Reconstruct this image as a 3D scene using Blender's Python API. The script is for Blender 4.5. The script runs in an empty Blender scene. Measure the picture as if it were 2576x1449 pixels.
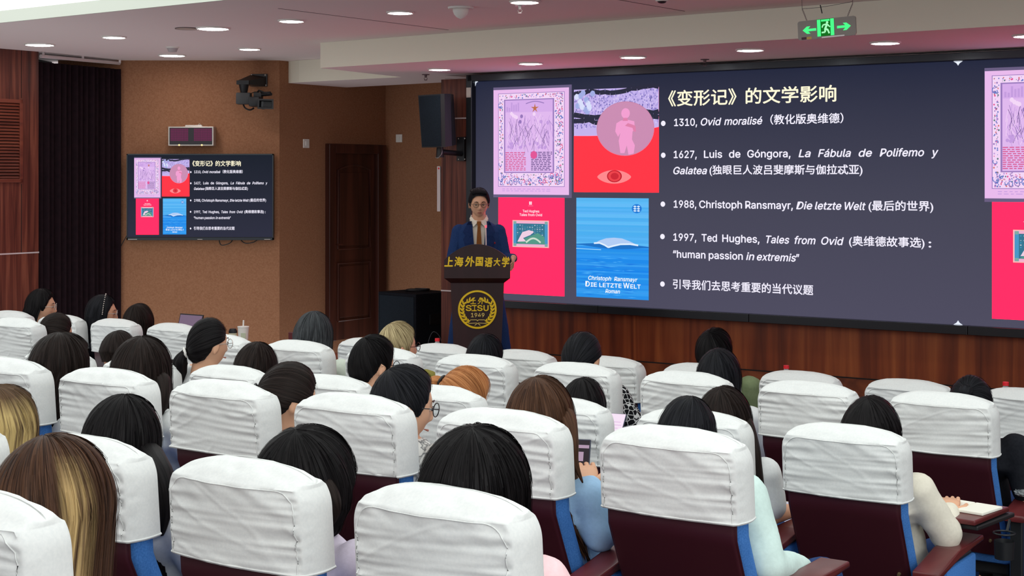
import bpy, bmesh, math, random
from mathutils import Vector, Matrix, noise

# ------------------------------------------------------------------ camera, world, exposure
F, HOR, CX, CAMZ = 3850.0, 444.0, 1288.0, 2.03      # focal length in px, horizon row, centre column, lens height
TH = math.radians(34.148)                             # rows and LED wall run at this angle to the view
NX, NY = math.sin(TH), math.cos(TH)                   # towards the stage
LX, LY = -math.cos(TH), math.sin(TH)                  # along a row, leftwards
sc = bpy.context.scene
C = sc.collection
cam_d = bpy.data.cameras.new('camera')
cam_d.sensor_width = 36.0
cam_d.lens = F / 2576 * 36
cam_d.shift_y = -(724.5 - HOR) / 2576
cam_d.clip_start = 0.05
cam = bpy.data.objects.new('camera', cam_d)
cam.location = (0, 0, CAMZ)
cam.rotation_euler = (math.pi / 2, 0, 0)
C.objects.link(cam)
sc.camera = cam
sc.view_settings.view_transform = 'Standard'
sc.view_settings.look = 'None'
sc.view_settings.gamma = 1
sc.view_settings.exposure = 0.0
sc.view_settings.use_curve_mapping = False
world = bpy.data.worlds.new('hall_ambient')
sc.world = world
world.use_nodes = True
world.node_tree.nodes['Background'].inputs[0].default_value = (0.93, 0.97, 1.0, 1)
world.node_tree.nodes['Background'].inputs[1].default_value = 0.95

def area(name, loc, rot, sx, sy, power, col=(1, 1, 1)):
    l = bpy.data.lights.new(name, 'AREA')
    l.shape = 'RECTANGLE'; l.size = sx; l.size_y = sy; l.energy = power; l.color = col
    o = bpy.data.objects.new(name, l)
    o.location = loc; o.rotation_euler = rot
    C.objects.link(o)
    return o
# ceiling light panels over the rear half of the hall (behind and above the camera)
area('rear_ceiling_light', (-0.6, -1.2, 3.25), (0, 0, -TH), 8.0, 3.0, 1500, (0.97, 1.0, 0.98))

# ------------------------------------------------------------------ helpers
BENCH = bpy.data.scenes.new('workbench')              # scratch scene to evaluate text curves and modifiers
def evaluated(o):
    BENCH.collection.objects.link(o)
    vl = BENCH.view_layers[0]; vl.update()
    me = bpy.data.meshes.new_from_object(o.evaluated_get(vl.depsgraph))
    bpy.data.objects.remove(o)
    return me
def at(x, y, Y):
    return Vector(((x - CX) / F * Y, Y, CAMZ - (y - HOR) / F * Y))
def on_v(x, y, v):                                    # pixel -> point on the plane at distance v towards the stage
    k = (x - CX) / F
    return at(x, y, v / (NY + k * NX))
def uv_pt(v, u, z=0.0):
    return Vector((v * NX + u * LX, v * NY + u * LY, z))
def lin(c):
    return tuple(((x / 255) / 12.92 if x <= 10.3 else ((x / 255 + 0.055) / 1.055) ** 2.4) for x in c)

def link(o, parent=None):
    C.objects.link(o)
    if parent is not None: o.parent = parent
    return o
def thing(name, label, cat, loc=(0, 0, 0), rotz=0.0, group=None):
    o = bpy.data.objects.new(name, None)
    o.empty_display_size = 0.1
    o.location = loc; o.rotation_euler = (0, 0, rotz)
    return tag(link(o), label, cat, group)
def tag(o, label, cat, group=None):
    o['label'] = label; o['category'] = cat
    if group: o['group'] = group
    return o
def obj(name, bm, mat, parent=None, smooth=False, loc=None, label=None):
    if isinstance(bm, bmesh.types.BMesh):
        me = bpy.data.meshes.new(name)
        bmesh.ops.recalc_face_normals(bm, faces=bm.faces[:])
        bm.to_mesh(me); bm.free()
    else:
        me = bm
        me.name = name
    if smooth:
        for p in me.polygons: p.use_smooth = True
        if smooth != 'all':
            me.set_sharp_from_angle(angle=math.radians(42))
    mats = mat if isinstance(mat, (list, tuple)) else [mat]
    if not len(me.materials):
        for m in mats: me.materials.append(m)
    o = bpy.data.objects.new(name, me)
    link(o, parent)
    if loc is not None: o.location = loc
    if label: o['label'] = label
    return o
def struct(name, bm, mat, smooth=False):
    o = obj(name, bm, mat, None, smooth)
    o['kind'] = 'structure'
    return o
def dup(root, loc, rotz, label=None):
    r = root.copy(); C.objects.link(r); r.location = loc; r.rotation_euler = (0, 0, rotz)
    if label: r['label'] = label
    for ch in list(root.children):
        c = ch.copy(); C.objects.link(c); c.parent = r
        for g in ch.children:
            d = g.copy(); C.objects.link(d); d.parent = c
    return r

def box(bm, c, s, rz=0.0, rx=0.0, bev=0.0):
    m = Matrix.Translation(c) @ Matrix.Rotation(rz, 4, 'Z') @ Matrix.Rotation(rx, 4, 'X') @ Matrix.Diagonal((s[0], s[1], s[2], 1))
    r = bmesh.ops.create_cube(bm, size=1.0, matrix=m)
    if bev > 0:
        es = list({e for v in r['verts'] for e in v.link_edges})
        bmesh.ops.bevel(bm, geom=es, offset=bev, segments=2, profile=0.5, affect='EDGES')
    return r['verts']
def cyl(bm, p0, p1, r0, r1=None, seg=16):
    r1 = r0 if r1 is None else r1
    p0 = Vector(p0); p1 = Vector(p1)
    d = p1 - p0
    q = d.to_track_quat('Z', 'Y').to_matrix().to_4x4()
    bmesh.ops.create_cone(bm, cap_ends=True, segments=seg, radius1=r0, radius2=r1, depth=d.length,
                          matrix=Matrix.Translation((p0 + p1) / 2) @ q)
def ball(bm, c, r, seg=16, m=None):
    s = (r, r, r) if not isinstance(r, (tuple, list)) else r
    mm = Matrix.Translation(c) @ (m if m is not None else Matrix.Identity(4)) @ Matrix.Diagonal((s[0], s[1], s[2], 1))
    return bmesh.ops.create_uvsphere(bm, u_segments=seg, v_segments=max(6, seg // 2), radius=1, matrix=mm)['verts']
def prism(bm, pts, h0, h1):                           # vertical prism over a plan polygon
    lo = [bm.verts.new((p[0], p[1], h0)) for p in pts]
    hi = [bm.verts.new((p[0], p[1], h1)) for p in pts]
    bm.faces.new(lo); bm.faces.new(hi)
    n = len(pts)
    for i in range(n): bm.faces.new((lo[i], lo[(i + 1) % n], hi[(i + 1) % n], hi[i]))
def plate(bm, pts, y0, y1):                           # polygon in XZ extruded along Y
    a = [bm.verts.new((p[0], y0, p[1])) for p in pts]
    b = [bm.verts.new((p[0], y1, p[1])) for p in pts]
    bm.faces.new(a); bm.faces.new(b)
    n = len(pts)
    for i in range(n): bm.faces.new((a[i], a[(i + 1) % n], b[(i + 1) % n], b[i]))
def loft(bm, rings, closed=True, cap=True):
    vr = [[bm.verts.new(p) for p in r] for r in rings]
    n = len(vr[0])
    for a, b in zip(vr, vr[1:]):
        for i in range(n if closed else n - 1):
            bm.faces.new((a[i], a[(i + 1) % n], b[(i + 1) % n], b[i]))
    if cap:
        for r in (vr[0], vr[-1]):
            try: bm.faces.new(r)
            except ValueError: pass
    return vr
def tube(bm, pts, rad, seg=8, cap=True):
    pts = [Vector(p) for p in pts]
    rads = rad if isinstance(rad, (list, tuple)) else [rad] * len(pts)
    rings = []
    up = Vector((0, 0, 1))
    for i, p in enumerate(pts):
        d = (pts[min(i + 1, len(pts) - 1)] - pts[max(i - 1, 0)]).normalized()
        a = d.cross(up)
        if a.length < 1e-3: a = d.cross(Vector((0, 1, 0)))
        a.normalize(); b = a.cross(d)
        rings.append([p + (a * math.cos(t) + b * math.sin(t)) * rads[i] for t in (2 * math.pi * k / seg for k in range(seg))])
    loft(bm, rings, True, cap)
def spline(pts, n):
    pts = [Vector(p) for p in pts]; out = []
    m = len(pts) - 1
    for k in range(n + 1):
        t = k / n * m; i = min(int(t), m - 1); s = t - i
        p0 = pts[max(i - 1, 0)]; p1 = pts[i]; p2 = pts[i + 1]; p3 = pts[min(i + 2, m)]
        out.append(0.5 * ((2 * p1) + (p2 - p0) * s + (2 * p0 - 5 * p1 + 4 * p2 - p3) * s * s + (3 * p1 - p0 - 3 * p2 + p3) * s ** 3))
    return out
def torus(bm, c, R, r, m=None, seg=24, sub=8):
    m = Matrix.Translation(c) @ (m if m is not None else Matrix.Identity(4))
    rings = []
    for i in range(seg + 1):
        a = 2 * math.pi * i / seg
        rings.append([m @ Vector(((R + r * math.cos(b)) * math.cos(a), (R + r * math.cos(b)) * math.sin(a), r * math.sin(b))) for b in (2 * math.pi * k / sub for k in range(sub))])
    vr = loft(bm, rings, True, False)
    bmesh.ops.remove_doubles(bm, verts=[v for r_ in (vr[0], vr[-1]) for v in r_], dist=1e-6)

# ------------------------------------------------------------------ materials
def mat(name, col, rough=0.6, metal=0.0, spec=0.5, emit=None, es=1.0):
    m = bpy.data.materials.new(name); m.use_nodes = True
    b = m.node_tree.nodes['Principled BSDF']
    b.inputs['Base Color'].default_value = (*lin(col), 1)
    b.inputs['Roughness'].default_value = rough
    b.inputs['Metallic'].default_value = metal
    b.inputs['Specular IOR Level'].default_value = spec
    if emit:
        b.inputs['Emission Color'].default_value = (*lin(emit), 1)
        b.inputs['Emission Strength'].default_value = es
    return m
def nodes(m): return m.node_tree.nodes, m.node_tree.links, m.node_tree.nodes['Principled BSDF']
def tex(m, scale, mscale=(1, 1, 1), detail=4, dist=0.0, coord='Object'):
    n, l, b = nodes(m)
    tc = n.new('ShaderNodeTexCoord'); mp = n.new('ShaderNodeMapping'); tn = n.new('ShaderNodeTexNoise')
    mp.inputs['Scale'].default_value = mscale
    tn.inputs['Scale'].default_value = scale; tn.inputs['Detail'].default_value = detail; tn.inputs['Distortion'].default_value = dist
    l.new(tc.outputs[coord], mp.inputs[0]); l.new(mp.outputs[0], tn.inputs[0])
    return tn
def ramp(m, src, stops):
    n, l, b = nodes(m)
    r = n.new('ShaderNodeValToRGB'); e = r.color_ramp.elements
    while len(e) < len(stops): e.new(0.5)
    for k, (p, c) in enumerate(stops):
        e[k].position = p; e[k].color = (*lin(c), 1)
    l.new(src.outputs['Fac'], r.inputs[0])
    return r
def bump(m, src, strength, dist=0.01):
    n, l, b = nodes(m)
    bp = n.new('ShaderNodeBump'); bp.inputs['Strength'].default_value = strength; bp.inputs['Distance'].default_value = dist
    l.new(src.outputs['Fac'], bp.inputs['Height']); l.new(bp.outputs[0], b.inputs['Normal'])
def emission(name, col, s=1.0):
    m = bpy.data.materials.new(name); m.use_nodes = True
    n, l, b = nodes(m)
    b.inputs['Base Color'].default_value = (0.01, 0.01, 0.012, 1)
    b.inputs['Roughness'].default_value = 0.5
    b.inputs['Specular IOR Level'].default_value = 0.1
    b.inputs['Emission Color'].default_value = (*lin(col), 1)
    b.inputs['Emission Strength'].default_value = s
    return m
def wood(name, dark, mid, light, rough=0.35, sc_=7.0, axis='Z'):
    m = mat(name, mid, rough, 0, 0.4)
    ms = {'Z': (1, 1, 0.045), 'X': (0.06, 1, 1), 'Y': (1, 0.06, 1)}[axis]
    t = tex(m, sc_, ms, 6, 0.6)
    r = ramp(m, t, [(0.28, dark), (0.5, mid), (0.74, light)])
    n, l, b = nodes(m)
    l.new(r.outputs[0], b.inputs['Base Color'])
    return m
def fabric(name, c0, c1, scale=60, rough=0.9, bs=0.25, bd=0.004):
    m = mat(name, c0, rough, 0, 0.15)
    t = tex(m, scale, (1, 1, 1), 5)
    r = ramp(m, t, [(0.3, c0), (0.7, c1)])
    n, l, b = nodes(m)
    l.new(r.outputs[0], b.inputs['Base Color'])
    bump(m, t, bs, bd)
    return m

M = {}
M['ceiling'] = mat('ceiling_paint_pink_lit', (238, 224, 222), 0.9)  # white paint with the LED wall's pink light tinted in
M['soffit'] = mat('soffit_paint_pink_lit', (238, 222, 222), 0.9)  # same paint on the underside, pink screen light put into its colour
M['beam'] = mat('beam_paint_plain_lit', (238, 234, 216), 0.9)  # same paint on upright faces, toned cream where less pink light falls
M['cream'] = mat('trough_paint', (226, 230, 218), 0.9)
M['groove'] = mat('panel_joint', (120, 105, 104), 0.9)
M['wallfab'] = fabric('brown_wall_fabric', (148, 103, 75), (166, 119, 90), 75)
M['wood_col'] = wood('red_brown_veneer', (58, 27, 21), (96, 48, 37), (130, 74, 56), 0.35, 26.0)
M['wood_led'] = wood('walnut_veneer', (78, 30, 14), (122, 56, 27), (158, 86, 44), 0.4, 9.0)
M['wood_door'] = wood('dark_door_wood', (40, 18, 14), (66, 32, 25), (92, 48, 36), 0.4, 9.0)
M['strip'] = mat('silver_strip', (215, 205, 205), 0.3, 0.3)
M['louver'] = wood('louver_wood', (80, 32, 22), (112, 52, 36), (134, 68, 48), 0.45, 9.0, 'X')
M['dark_gap'] = mat('dark_gap', (18, 12, 12), 0.9)
M['curtain'] = fabric('black_plum_curtain', (22, 10, 16), (32, 16, 22), 20, 0.85)
M['floor'] = fabric('dark_carpet', (50, 36, 36), (64, 48, 46), 80)
M['stage'] = wood('stage_boards', (80, 42, 26), (112, 62, 38), (134, 78, 50), 0.35, 8.0, 'X')
M['black'] = mat('black_plastic', (22, 24, 28), 0.45)
M['black_soft'] = fabric('black_carpet_cover', (16, 18, 24), (26, 28, 36), 90)
M['grille'] = fabric('speaker_grille', (20, 28, 36), (28, 38, 48), 120, 0.7)
M['metal'] = mat('grey_metal', (150, 150, 152), 0.35, 0.8)
M['silver'] = mat('aluminium', (200, 192, 184), 0.35, 0.5)
M['white'] = mat('white_plastic', (235, 232, 226), 0.5)
M['bezel'] = mat('gloss_black_bezel', (62, 66, 70), 0.28, 0.75)
M['glow'] = emission('lamp_diffuser', (255, 250, 246), 34.0)
M['panel_glow'] = emission('ceiling_light_panel', (250, 255, 252), 1.45)
M['cover'] = fabric('white_seat_cover', (221, 223, 222), (229, 230, 228), 140, 0.85, 0.12, 0.002)
M['maroon'] = mat('maroon_shell', (58, 20, 30), 0.38, 0, 0.4)
M['maroon_top'] = wood('maroon_wood', (74, 26, 28), (94, 36, 38), (112, 48, 48), 0.3, 10.0, 'Y')
M['blue'] = fabric('blue_upholstery', (56, 108, 178), (76, 130, 200), 220, 0.9, 0.4, 0.002)
M['brass'] = mat('brass_bolt', (176, 156, 118), 0.3, 0.8)
M['skin'] = mat('skin', (222, 170, 138), 0.5, 0, 0.35)
M['skin_b'] = mat('skin_warm', (226, 160, 132), 0.5, 0, 0.35)
M['lips'] = mat('lips', (186, 118, 102), 0.5)
M['eye_white'] = mat('eye_white', (232, 228, 222), 0.3)
M['iris'] = mat('dark_iris', (30, 20, 16), 0.2)
M['navy'] = fabric('navy_suit', (28, 52, 96), (38, 64, 112), 160, 0.85, 0.15, 0.002)
M['navy_shade'] = fabric('navy_lapel_shade', (20, 38, 78), (28, 48, 92), 160, 0.85, 0.15, 0.002)  # same suit cloth, darkened to stand in for shading on the lapels
M['shirt'] = fabric('cream_shirt', (232, 224, 208), (238, 232, 218), 120, 0.8)
M['tie'] = fabric('brown_tie', (118, 70, 30), (140, 86, 40), 200, 0.7)
M['red_cloth'] = mat('red_pocket_square', (140, 20, 44), 0.8)
M['podium'] = wood('dark_podium_veneer', (36, 15, 19), (44, 20, 24), (54, 26, 30), 0.5, 8.0)
M['gold'] = mat('gold_paint', (240, 202, 24), 0.35, 0.15)
M['gold_pale'] = mat('pale_gold_paint', (232, 206, 110), 0.4, 0.1)
M['red_cap'] = mat('red_cap', (228, 30, 44), 0.4)
M['bottle'] = mat('clear_bottle', (225, 232, 235), 0.12)
nodes(M['bottle'])[2].inputs['Transmission Weight'].default_value = 0.75
M['lens'] = mat('spectacle_lens', (240, 244, 246), 0.05)
nodes(M['lens'])[2].inputs['Transmission Weight'].default_value = 1.0
nodes(M['lens'])[2].inputs['IOR'].default_value = 1.02
M['paper'] = mat('paper', (240, 238, 226), 0.8)

def hairmat(name, dark, light, rough=0.46, spec=0.09, streak=None):
    m = mat(name, dark, rough, 0, spec)
    n, l, b = nodes(m)
    t = tex(m, 1.0, (170, 2.2, 1), 3, 0.0, 'UV')
    r = ramp(m, t, [(0.32, dark), (0.7, light)])
    out = r.outputs[0]
    if streak:
        u0, u1, col = streak
        uvn = n.new('ShaderNodeTexCoord'); sp = n.new('ShaderNodeSeparateXYZ'); l.new(uvn.outputs['UV'], sp.inputs[0])
        rr = n.new('ShaderNodeValToRGB'); e = rr.color_ramp.elements
        e[0].position = u0 - 0.03; e[0].color = (0, 0, 0, 1)
        e[1].position = u0; e[1].color = (1, 1, 1, 1)
        e.new(u1).color = (0.75, 0.75, 0.75, 1); e.new(min(1, u1 + 0.05)).color = (0, 0, 0, 1)
        l.new(sp.outputs[0], rr.inputs[0])
        t2 = tex(m, 1.0, (60, 1.0, 1), 3, 0.0, 'UV')
        r2 = n.new('ShaderNodeValToRGB'); r2.color_ramp.elements[0].position = 0.36; r2.color_ramp.elements[1].position = 0.55
        l.new(t2.outputs['Fac'], r2.inputs[0])
        mu = n.new('ShaderNodeMath'); mu.operation = 'MULTIPLY'
        rt = n.new('ShaderNodeValToRGB'); rt.color_ramp.elements[0].position = 0.22; rt.color_ramp.elements[1].position = 0.5   # dark roots
        l.new(sp.outputs[1], rt.inputs[0]); m2 = n.new('ShaderNodeMath'); m2.operation = 'MULTIPLY'
        l.new(rr.outputs[0], m2.inputs[0]); l.new(rt.outputs[0], m2.inputs[1])
        l.new(m2.outputs[0], mu.inputs[0]); l.new(r2.outputs[0], mu.inputs[1])
        mx = n.new('ShaderNodeMix'); mx.data_type = 'RGBA'
        l.new(mu.outputs[0], mx.inputs[0]); l.new(out, mx.inputs[6]); mx.inputs[7].default_value = (*lin(col), 1)
        out = mx.outputs[2]
    l.new(out, b.inputs['Base Color'])
    bump(m, t, 0.5, 0.003)
    return m
H = {
 'black': hairmat('black_hair', (9, 8, 10), (30, 27, 28)),
 'black2': hairmat('blue_black_hair', (10, 11, 14), (36, 36, 41)),
 'darkbrown': hairmat('dark_brown_hair', (17, 13, 12), (46, 36, 33)),
 'brown': hairmat('brown_hair', (44, 28, 22), (96, 66, 48)),
 'ginger': hairmat('ginger_hair', (140, 82, 44), (206, 146, 96)),
 'blond': hairmat('blond_hair', (92, 74, 50), (212, 194, 150)),
 'grey': hairmat('greying_hair', (22, 24, 27), (84, 87, 90)),
 'streak': hairmat('brown_hair_blond_streak', (40, 27, 23), (92, 64, 48), streak=(0.425, 0.485, (196, 166, 114))),
 'streak2': hairmat('brown_blond_hair', (60, 46, 38), (110, 84, 60), streak=(0.38, 0.60, (200, 174, 116))),
}
# ------------------------------------------------------------------ room shell
ZC, ZS, ST = 3.19, 2.97, 0.32                         # ceiling, soffit underside, stage floor
ROWS = {0: (1.81, 0.588, 2.46), 1: (2.636, 0.667, 1.966), 2: (3.775, 0.697, 2.017), 3: (4.959, 0.846, 1.99),
        4: (6.099, 0.872, 2.034), 5: (7.428, 1.012, 2.647)}   # distance to stage axis, drop of chair tops, first seat
CH = 1.02                                             # chair top above its own floor
def row_z(k): return CAMZ - ROWS[k][1] - CH
def rpt(v, s, z=0.0): return uv_pt(v, -s, z)          # s runs to the right along the LED wall

bm = bmesh.new()
edges = [-2.0, 2.15, 3.2, 4.3, 5.45, 6.65, 8.95]
for k in range(6):
    a, b = edges[k], edges[k + 1]
    prism(bm, [rpt(a, -9), rpt(a, 9), rpt(b, 9), rpt(b, -9)], -0.2, row_z(k))
struct('floor', bm, M['floor'])
bm = bmesh.new()
prism(bm, [rpt(8.95, -9.5), rpt(8.95, 9), rpt(13.3, 9), rpt(17.5, 1), rpt(17.5, -9.5)], -0.2, ST)
struct('floor_stage', bm, M['stage'])

# ceiling with its trough edge
E0, E1 = Vector((-3.86, 11.54)), Vector((-1.90, 10.06))
ed = (E1 - E0).normalized()
EL, ER = E0 - ed * 2.2, E0 + ed * 11.5
bm = bmesh.new()
prism(bm, [EL, ER, (6.0, 13.0), (0.5, 18.5), (-6.0, 18.5)], ZC, ZC + 0.12)
struct('ceiling', bm, M['ceiling'])
en = Vector((ed.y, -ed.x))                            # towards the camera
bm = bmesh.new()
prism(bm, [EL, ER, ER + en * 0.02, EL + en * 0.02], ZC - 0.004, ZC + 0.085)
struct('trim_1', bm, M['cream'])
bm = bmesh.new()
prism(bm, [EL + en * 0.02, ER + en * 0.02, ER + en * 6.6, EL + en * 6.6], ZC + 0.085, ZC + 0.1)
t = thing('ceiling_light_panel', 'large glowing white ceiling light panel in the recess at upper left', 'ceiling light', (0, 0, 0))
obj('diffuser', bm, M['panel_glow'], t)
bm = bmesh.new()
prism(bm, [EL + en * 6.6, ER + en * 6.6, ER + en * 11, EL + en * 11], ZC, ZC + 0.12)
struct('ceiling_rear', bm, M['ceiling'])
# joints between ceiling boards
def zc_pt(x, y, z): return at(x, y, (z - CAMZ) * F / (HOR - y))
for k, (p, q) in enumerate((((700, 21), (1128, 75)), ((1480, -14), (1722, 28)))):
    a, b = zc_pt(*p, ZC), zc_pt(*q, ZC)
    d = (b - a).normalized(); w = Vector((-d.y, d.x, 0)) * 0.004
    bm = bmesh.new(); prism(bm, [a - w, b - w, b + w, a + w], ZC - 0.002, ZC + 0.001)
    struct('trim_%d' % (k + 2), bm, M['groove'])
# dropped soffit above the LED wall
A, B, Cc = zc_pt(806, 171, ZS), zc_pt(1010, 194, ZS), zc_pt(752, 207, ZS)
E_, G_, K_ = zc_pt(1197, 203, ZS), zc_pt(1700, 171, ZS), zc_pt(2576, 127, ZS)
FR = zc_pt(2576, 62, ZS)
fd = (FR - A).normalized(); kd = (K_ - G_).normalized()
plan = [A, FR + fd * 2.2, K_ + kd * 2.2, K_, G_, E_, Vector((-1.80, 16.2, 0)), Vector((-2.26, 15.42, 0)), Cc, B]
bm = bmesh.new()
prism(bm, plan, ZS, ZC - 0.001)
bm.faces.ensure_lookup_table()
so = struct('ceiling_soffit', bm, [M['soffit'], M['beam']])
for p in so.data.polygons: p.material_index = 0 if abs(p.normal.z) > 0.5 else 1
# a fine joint along the far edge of the soffit
bm = bmesh.new()
a, b = zc_pt(1120, 198, ZS), zc_pt(2576, 117, ZS)
d = (b - a).normalized(); w = Vector((-d.y, d.x, 0)) * 0.006
prism(bm, [a - w, b - w, b + w, a + w], ZS - 0.002, ZS + 0.001)
struct('trim_4', bm, M['groove'])

# walls
YT = 15.3
TL, TR = at(297, 0, YT), at(703, 0, YT)
bm = bmesh.new()
prism(bm, [(TL.x - 0.6, YT), (TR.x, YT), (TR.x - 0.1, YT + 0.15), (TL.x - 0.6, YT + 0.15)], 0.0, ZC)
struct('wall_front', bm, M['wallfab'])
WB1 = Vector((TR.x + NX * 1.685, YT + NY * 1.685))
bm = bmesh.new()
prism(bm, [(TR.x, YT), WB1, (WB1.x - NY * 0.12, WB1.y + NX * 0.12), (TR.x - NY * 0.12, YT + NX * 0.12)], 0.0, ZC)
struct('wall_door_side', bm, M['wallfab'])
bm = bmesh.new()
WC1 = Vector((WB1.x + NY * 2.2, WB1.y - NX * 2.2))
prism(bm, [WB1, WC1, (WC1.x + NX * 0.12, WC1.y + NY * 0.12), (WB1.x + NX * 0.12, WB1.y + NY * 0.12)], 0.0, ZC)
struct('wall_back', bm, M['wallfab'])
V_W = 11.40
def s_at(x, v=V_W):
    p = on_v(x, HOR, v); return p.x * NY - p.y * NX
sl, sb, s0, s1 = s_at(1110), s_at(1183), s_at(1197), s_at(2411)
ZB, ZTOP = CAMZ - 1.110, CAMZ + 0.863                 # display bottom and top
bm = bmesh.new()
prism(bm, [rpt(V_W, sl), rpt(V_W, sb + 0.02), rpt(V_W + 0.12, sb + 0.02), rpt(V_W + 0.12, sl)], ST, 2.93)
prism(bm, [rpt(V_W + 0.1, sl), rpt(V_W + 0.12, sl + 0.03), rpt(14.0, sl + 0.03), rpt(14.0, sl)], ST, 2.93)
struct('wall_panel', bm, M['wood_col'])
bm = bmesh.new()
prism(bm, [rpt(V_W, sb), rpt(V_W, 9.6), rpt(V_W + 0.12, 9.6), rpt(V_W + 0.12, sb)], ST, ZB)
prism(bm, [rpt(V_W + 0.06, sb), rpt(V_W + 0.06, 9.6), rpt(V_W + 0.12, 9.6), rpt(V_W + 0.12, sb)], ZB, 2.96)
struct('wall_right', bm, M['wood_led'])
bm = bmesh.new()
prism(bm, [rpt(V_W - 0.015, sl), rpt(V_W - 0.015, 9.6), rpt(V_W, 9.6), rpt(V_W, sl)], ST, 0.452)
struct('baseboard_right', bm, wood('baseboard_veneer', (70, 30, 16), (112, 56, 30), (140, 78, 44), 0.4, 9.0, 'X'))
bm = bmesh.new()
prism(bm, [rpt(V_W - 0.017, sl), rpt(V_W - 0.017, 9.6), rpt(V_W, 9.6), rpt(V_W, sl)], 0.452, 0.460)
struct('trim_8', bm, M['dark_gap'])
bm = bmesh.new()
for z in (CAMZ - 288 / F * 14.15, CAMZ + 146 / F * 14.15):
    prism(bm, [rpt(V_W - 0.006, sl), rpt(V_W - 0.006, sb), rpt(V_W, sb), rpt(V_W, sl)], z - 0.006, z + 0.006)
struct('trim_5', bm, M['strip'])
# left wall column, curtain recess
CL = at(97, 0, (ZC - CAMZ) * F / 314)
def lw(t_, off=0.0): return Vector((CL.x + NX * t_ + NY * off, CL.y + NY * t_ - NX * off))
bm = bmesh.new()
prism(bm, [lw(-3.5), lw(0), lw(0, -0.30), lw(-3.5, -0.30)], 0.0, ZC)
struct('wall_left', bm, M['wood_col'])
bm = bmesh.new()
prism(bm, [lw(-3.5, 0.004), lw(0.003, 0.004), lw(0.003, -0.02), lw(-3.5, -0.02)], 1.319, 1.332)
struct('trim_6', bm, M['strip'])
bm = bmesh.new()
for z0, z1 in ((2.75, ZC), (1.332, 1.96)):
    prism(bm, [lw(-0.196, 0.0015), lw(-0.190, 0.0015), lw(-0.190, 0), lw(-0.196, 0)], z0, z1)
struct('trim_7', bm, M['dark_gap'])
bm = bmesh.new()
prism(bm, [lw(-0.2, -0.32), (TL.x - 0.72, YT + 0.2), (TL.x - 0.80, YT + 0.2), lw(-0.2, -0.42)], 0, ZC)
struct('wall_recess', bm, M['dark_gap'])

RB = math.atan2(NY, NX)
vz0, vz1 = 1.975, 2.735
t = thing('air_vent', 'brown louvred air vent set in the wood column at left edge', 'air vent', (*lw(-0.55), 2.355), RB)
bm = bmesh.new()
for x0, x1, z0, z1 in ((-0.36, 0.36, 0.345, 0.38), (-0.36, 0.36, -0.38, -0.345), (-0.36, -0.325, -0.38, 0.38), (0.325, 0.36, -0.38, 0.38)):
    box(bm, ((x0 + x1) / 2, -0.01, (z0 + z1) / 2), (x1 - x0, 0.024, z1 - z0), bev=0.004)
obj('frame', bm, M['louver'], t)
bm = bmesh.new(); box(bm, (0, -0.001, 0), (0.65, 0.002, 0.69)); obj('backing', bm, M['dark_gap'], t)
for k in range(24):
    bm = bmesh.new(); box(bm, (0, -0.010, -0.33 + k * 0.0287), (0.65, 0.006, 0.024), rx=math.radians(-38)); obj('slat', bm, M['louver'], t)

c0, c1 = Vector((CL.x - 0.03, CL.y + 0.02)), Vector((TL.x + 0.02, YT - 0.03))
bm = bmesh.new(); rows_ = []
for k in range(161):
    q = k / 160; p = c0.lerp(c1, q); a = q * 2 * math.pi * 15
    off = 0.028 * math.sin(a) + 0.012 * math.sin(a * 0.37 + 1)
    rows_.append([Vector((p.x - off * 0.9, p.y + off * 0.4, z)) for z in (0.05, 1.2, 2.2, 3.10)])
loft(bm, rows_, False, False)
tag(obj('curtain', bm, M['curtain'], None, 'all'), 'tall black plum curtain hanging between wood column and brown wall', 'curtain')
t = thing('curtain_rail', 'pale rail under the ceiling above the dark curtain', 'curtain rail', (0, 0, 0))
bm = bmesh.new(); cyl(bm, (CL.x + 0.02, CL.y, 3.148), (TL.x + 0.03, YT - 0.06, 3.158), 0.017); obj('rail', bm, M['strip'], t, True)
bm = bmesh.new()
for q in (0.04, 0.5, 0.96):
    p = c0.lerp(c1, q); box(bm, (p.x + 0.04, p.y - 0.01, 3.175), (0.02, 0.02, 0.03))
obj('bracket', bm, M['strip'], t)

# door in the side wall
def wb(px):                                           # distance along the door wall for a pixel column
    k = (px - CX) / F
    return (k * YT - TR.x) / (NX - k * NY)
d0, d1 = wb(818), wb(961)
dz = 2.372
bm = bmesh.new()
w_ = d1 - d0
for x0, x1, z0, z1 in ((0, 0.10, 0, dz - ST), (w_ - 0.14, w_, 0, dz - ST), (0.10, w_ - 0.14, dz - ST - 0.10, dz - ST)):
    box(bm, ((x0 + x1) / 2, -0.03, (z0 + z1) / 2), (x1 - x0, 0.07, z1 - z0), bev=0.008)
door = struct('door_1', bm, M['wood_door'])
door.location = (TR.x + NX * d0, YT + NY * d0, ST); door.rotation_euler = (0, 0, RB)
bm = bmesh.new(); box(bm, (w_ / 2 - 0.02, -0.012, (dz - ST - 0.1) / 2), (w_ - 0.22, 0.024, dz - ST - 0.1)); obj('door_leaf', bm, M['wood_door'], door)
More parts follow.
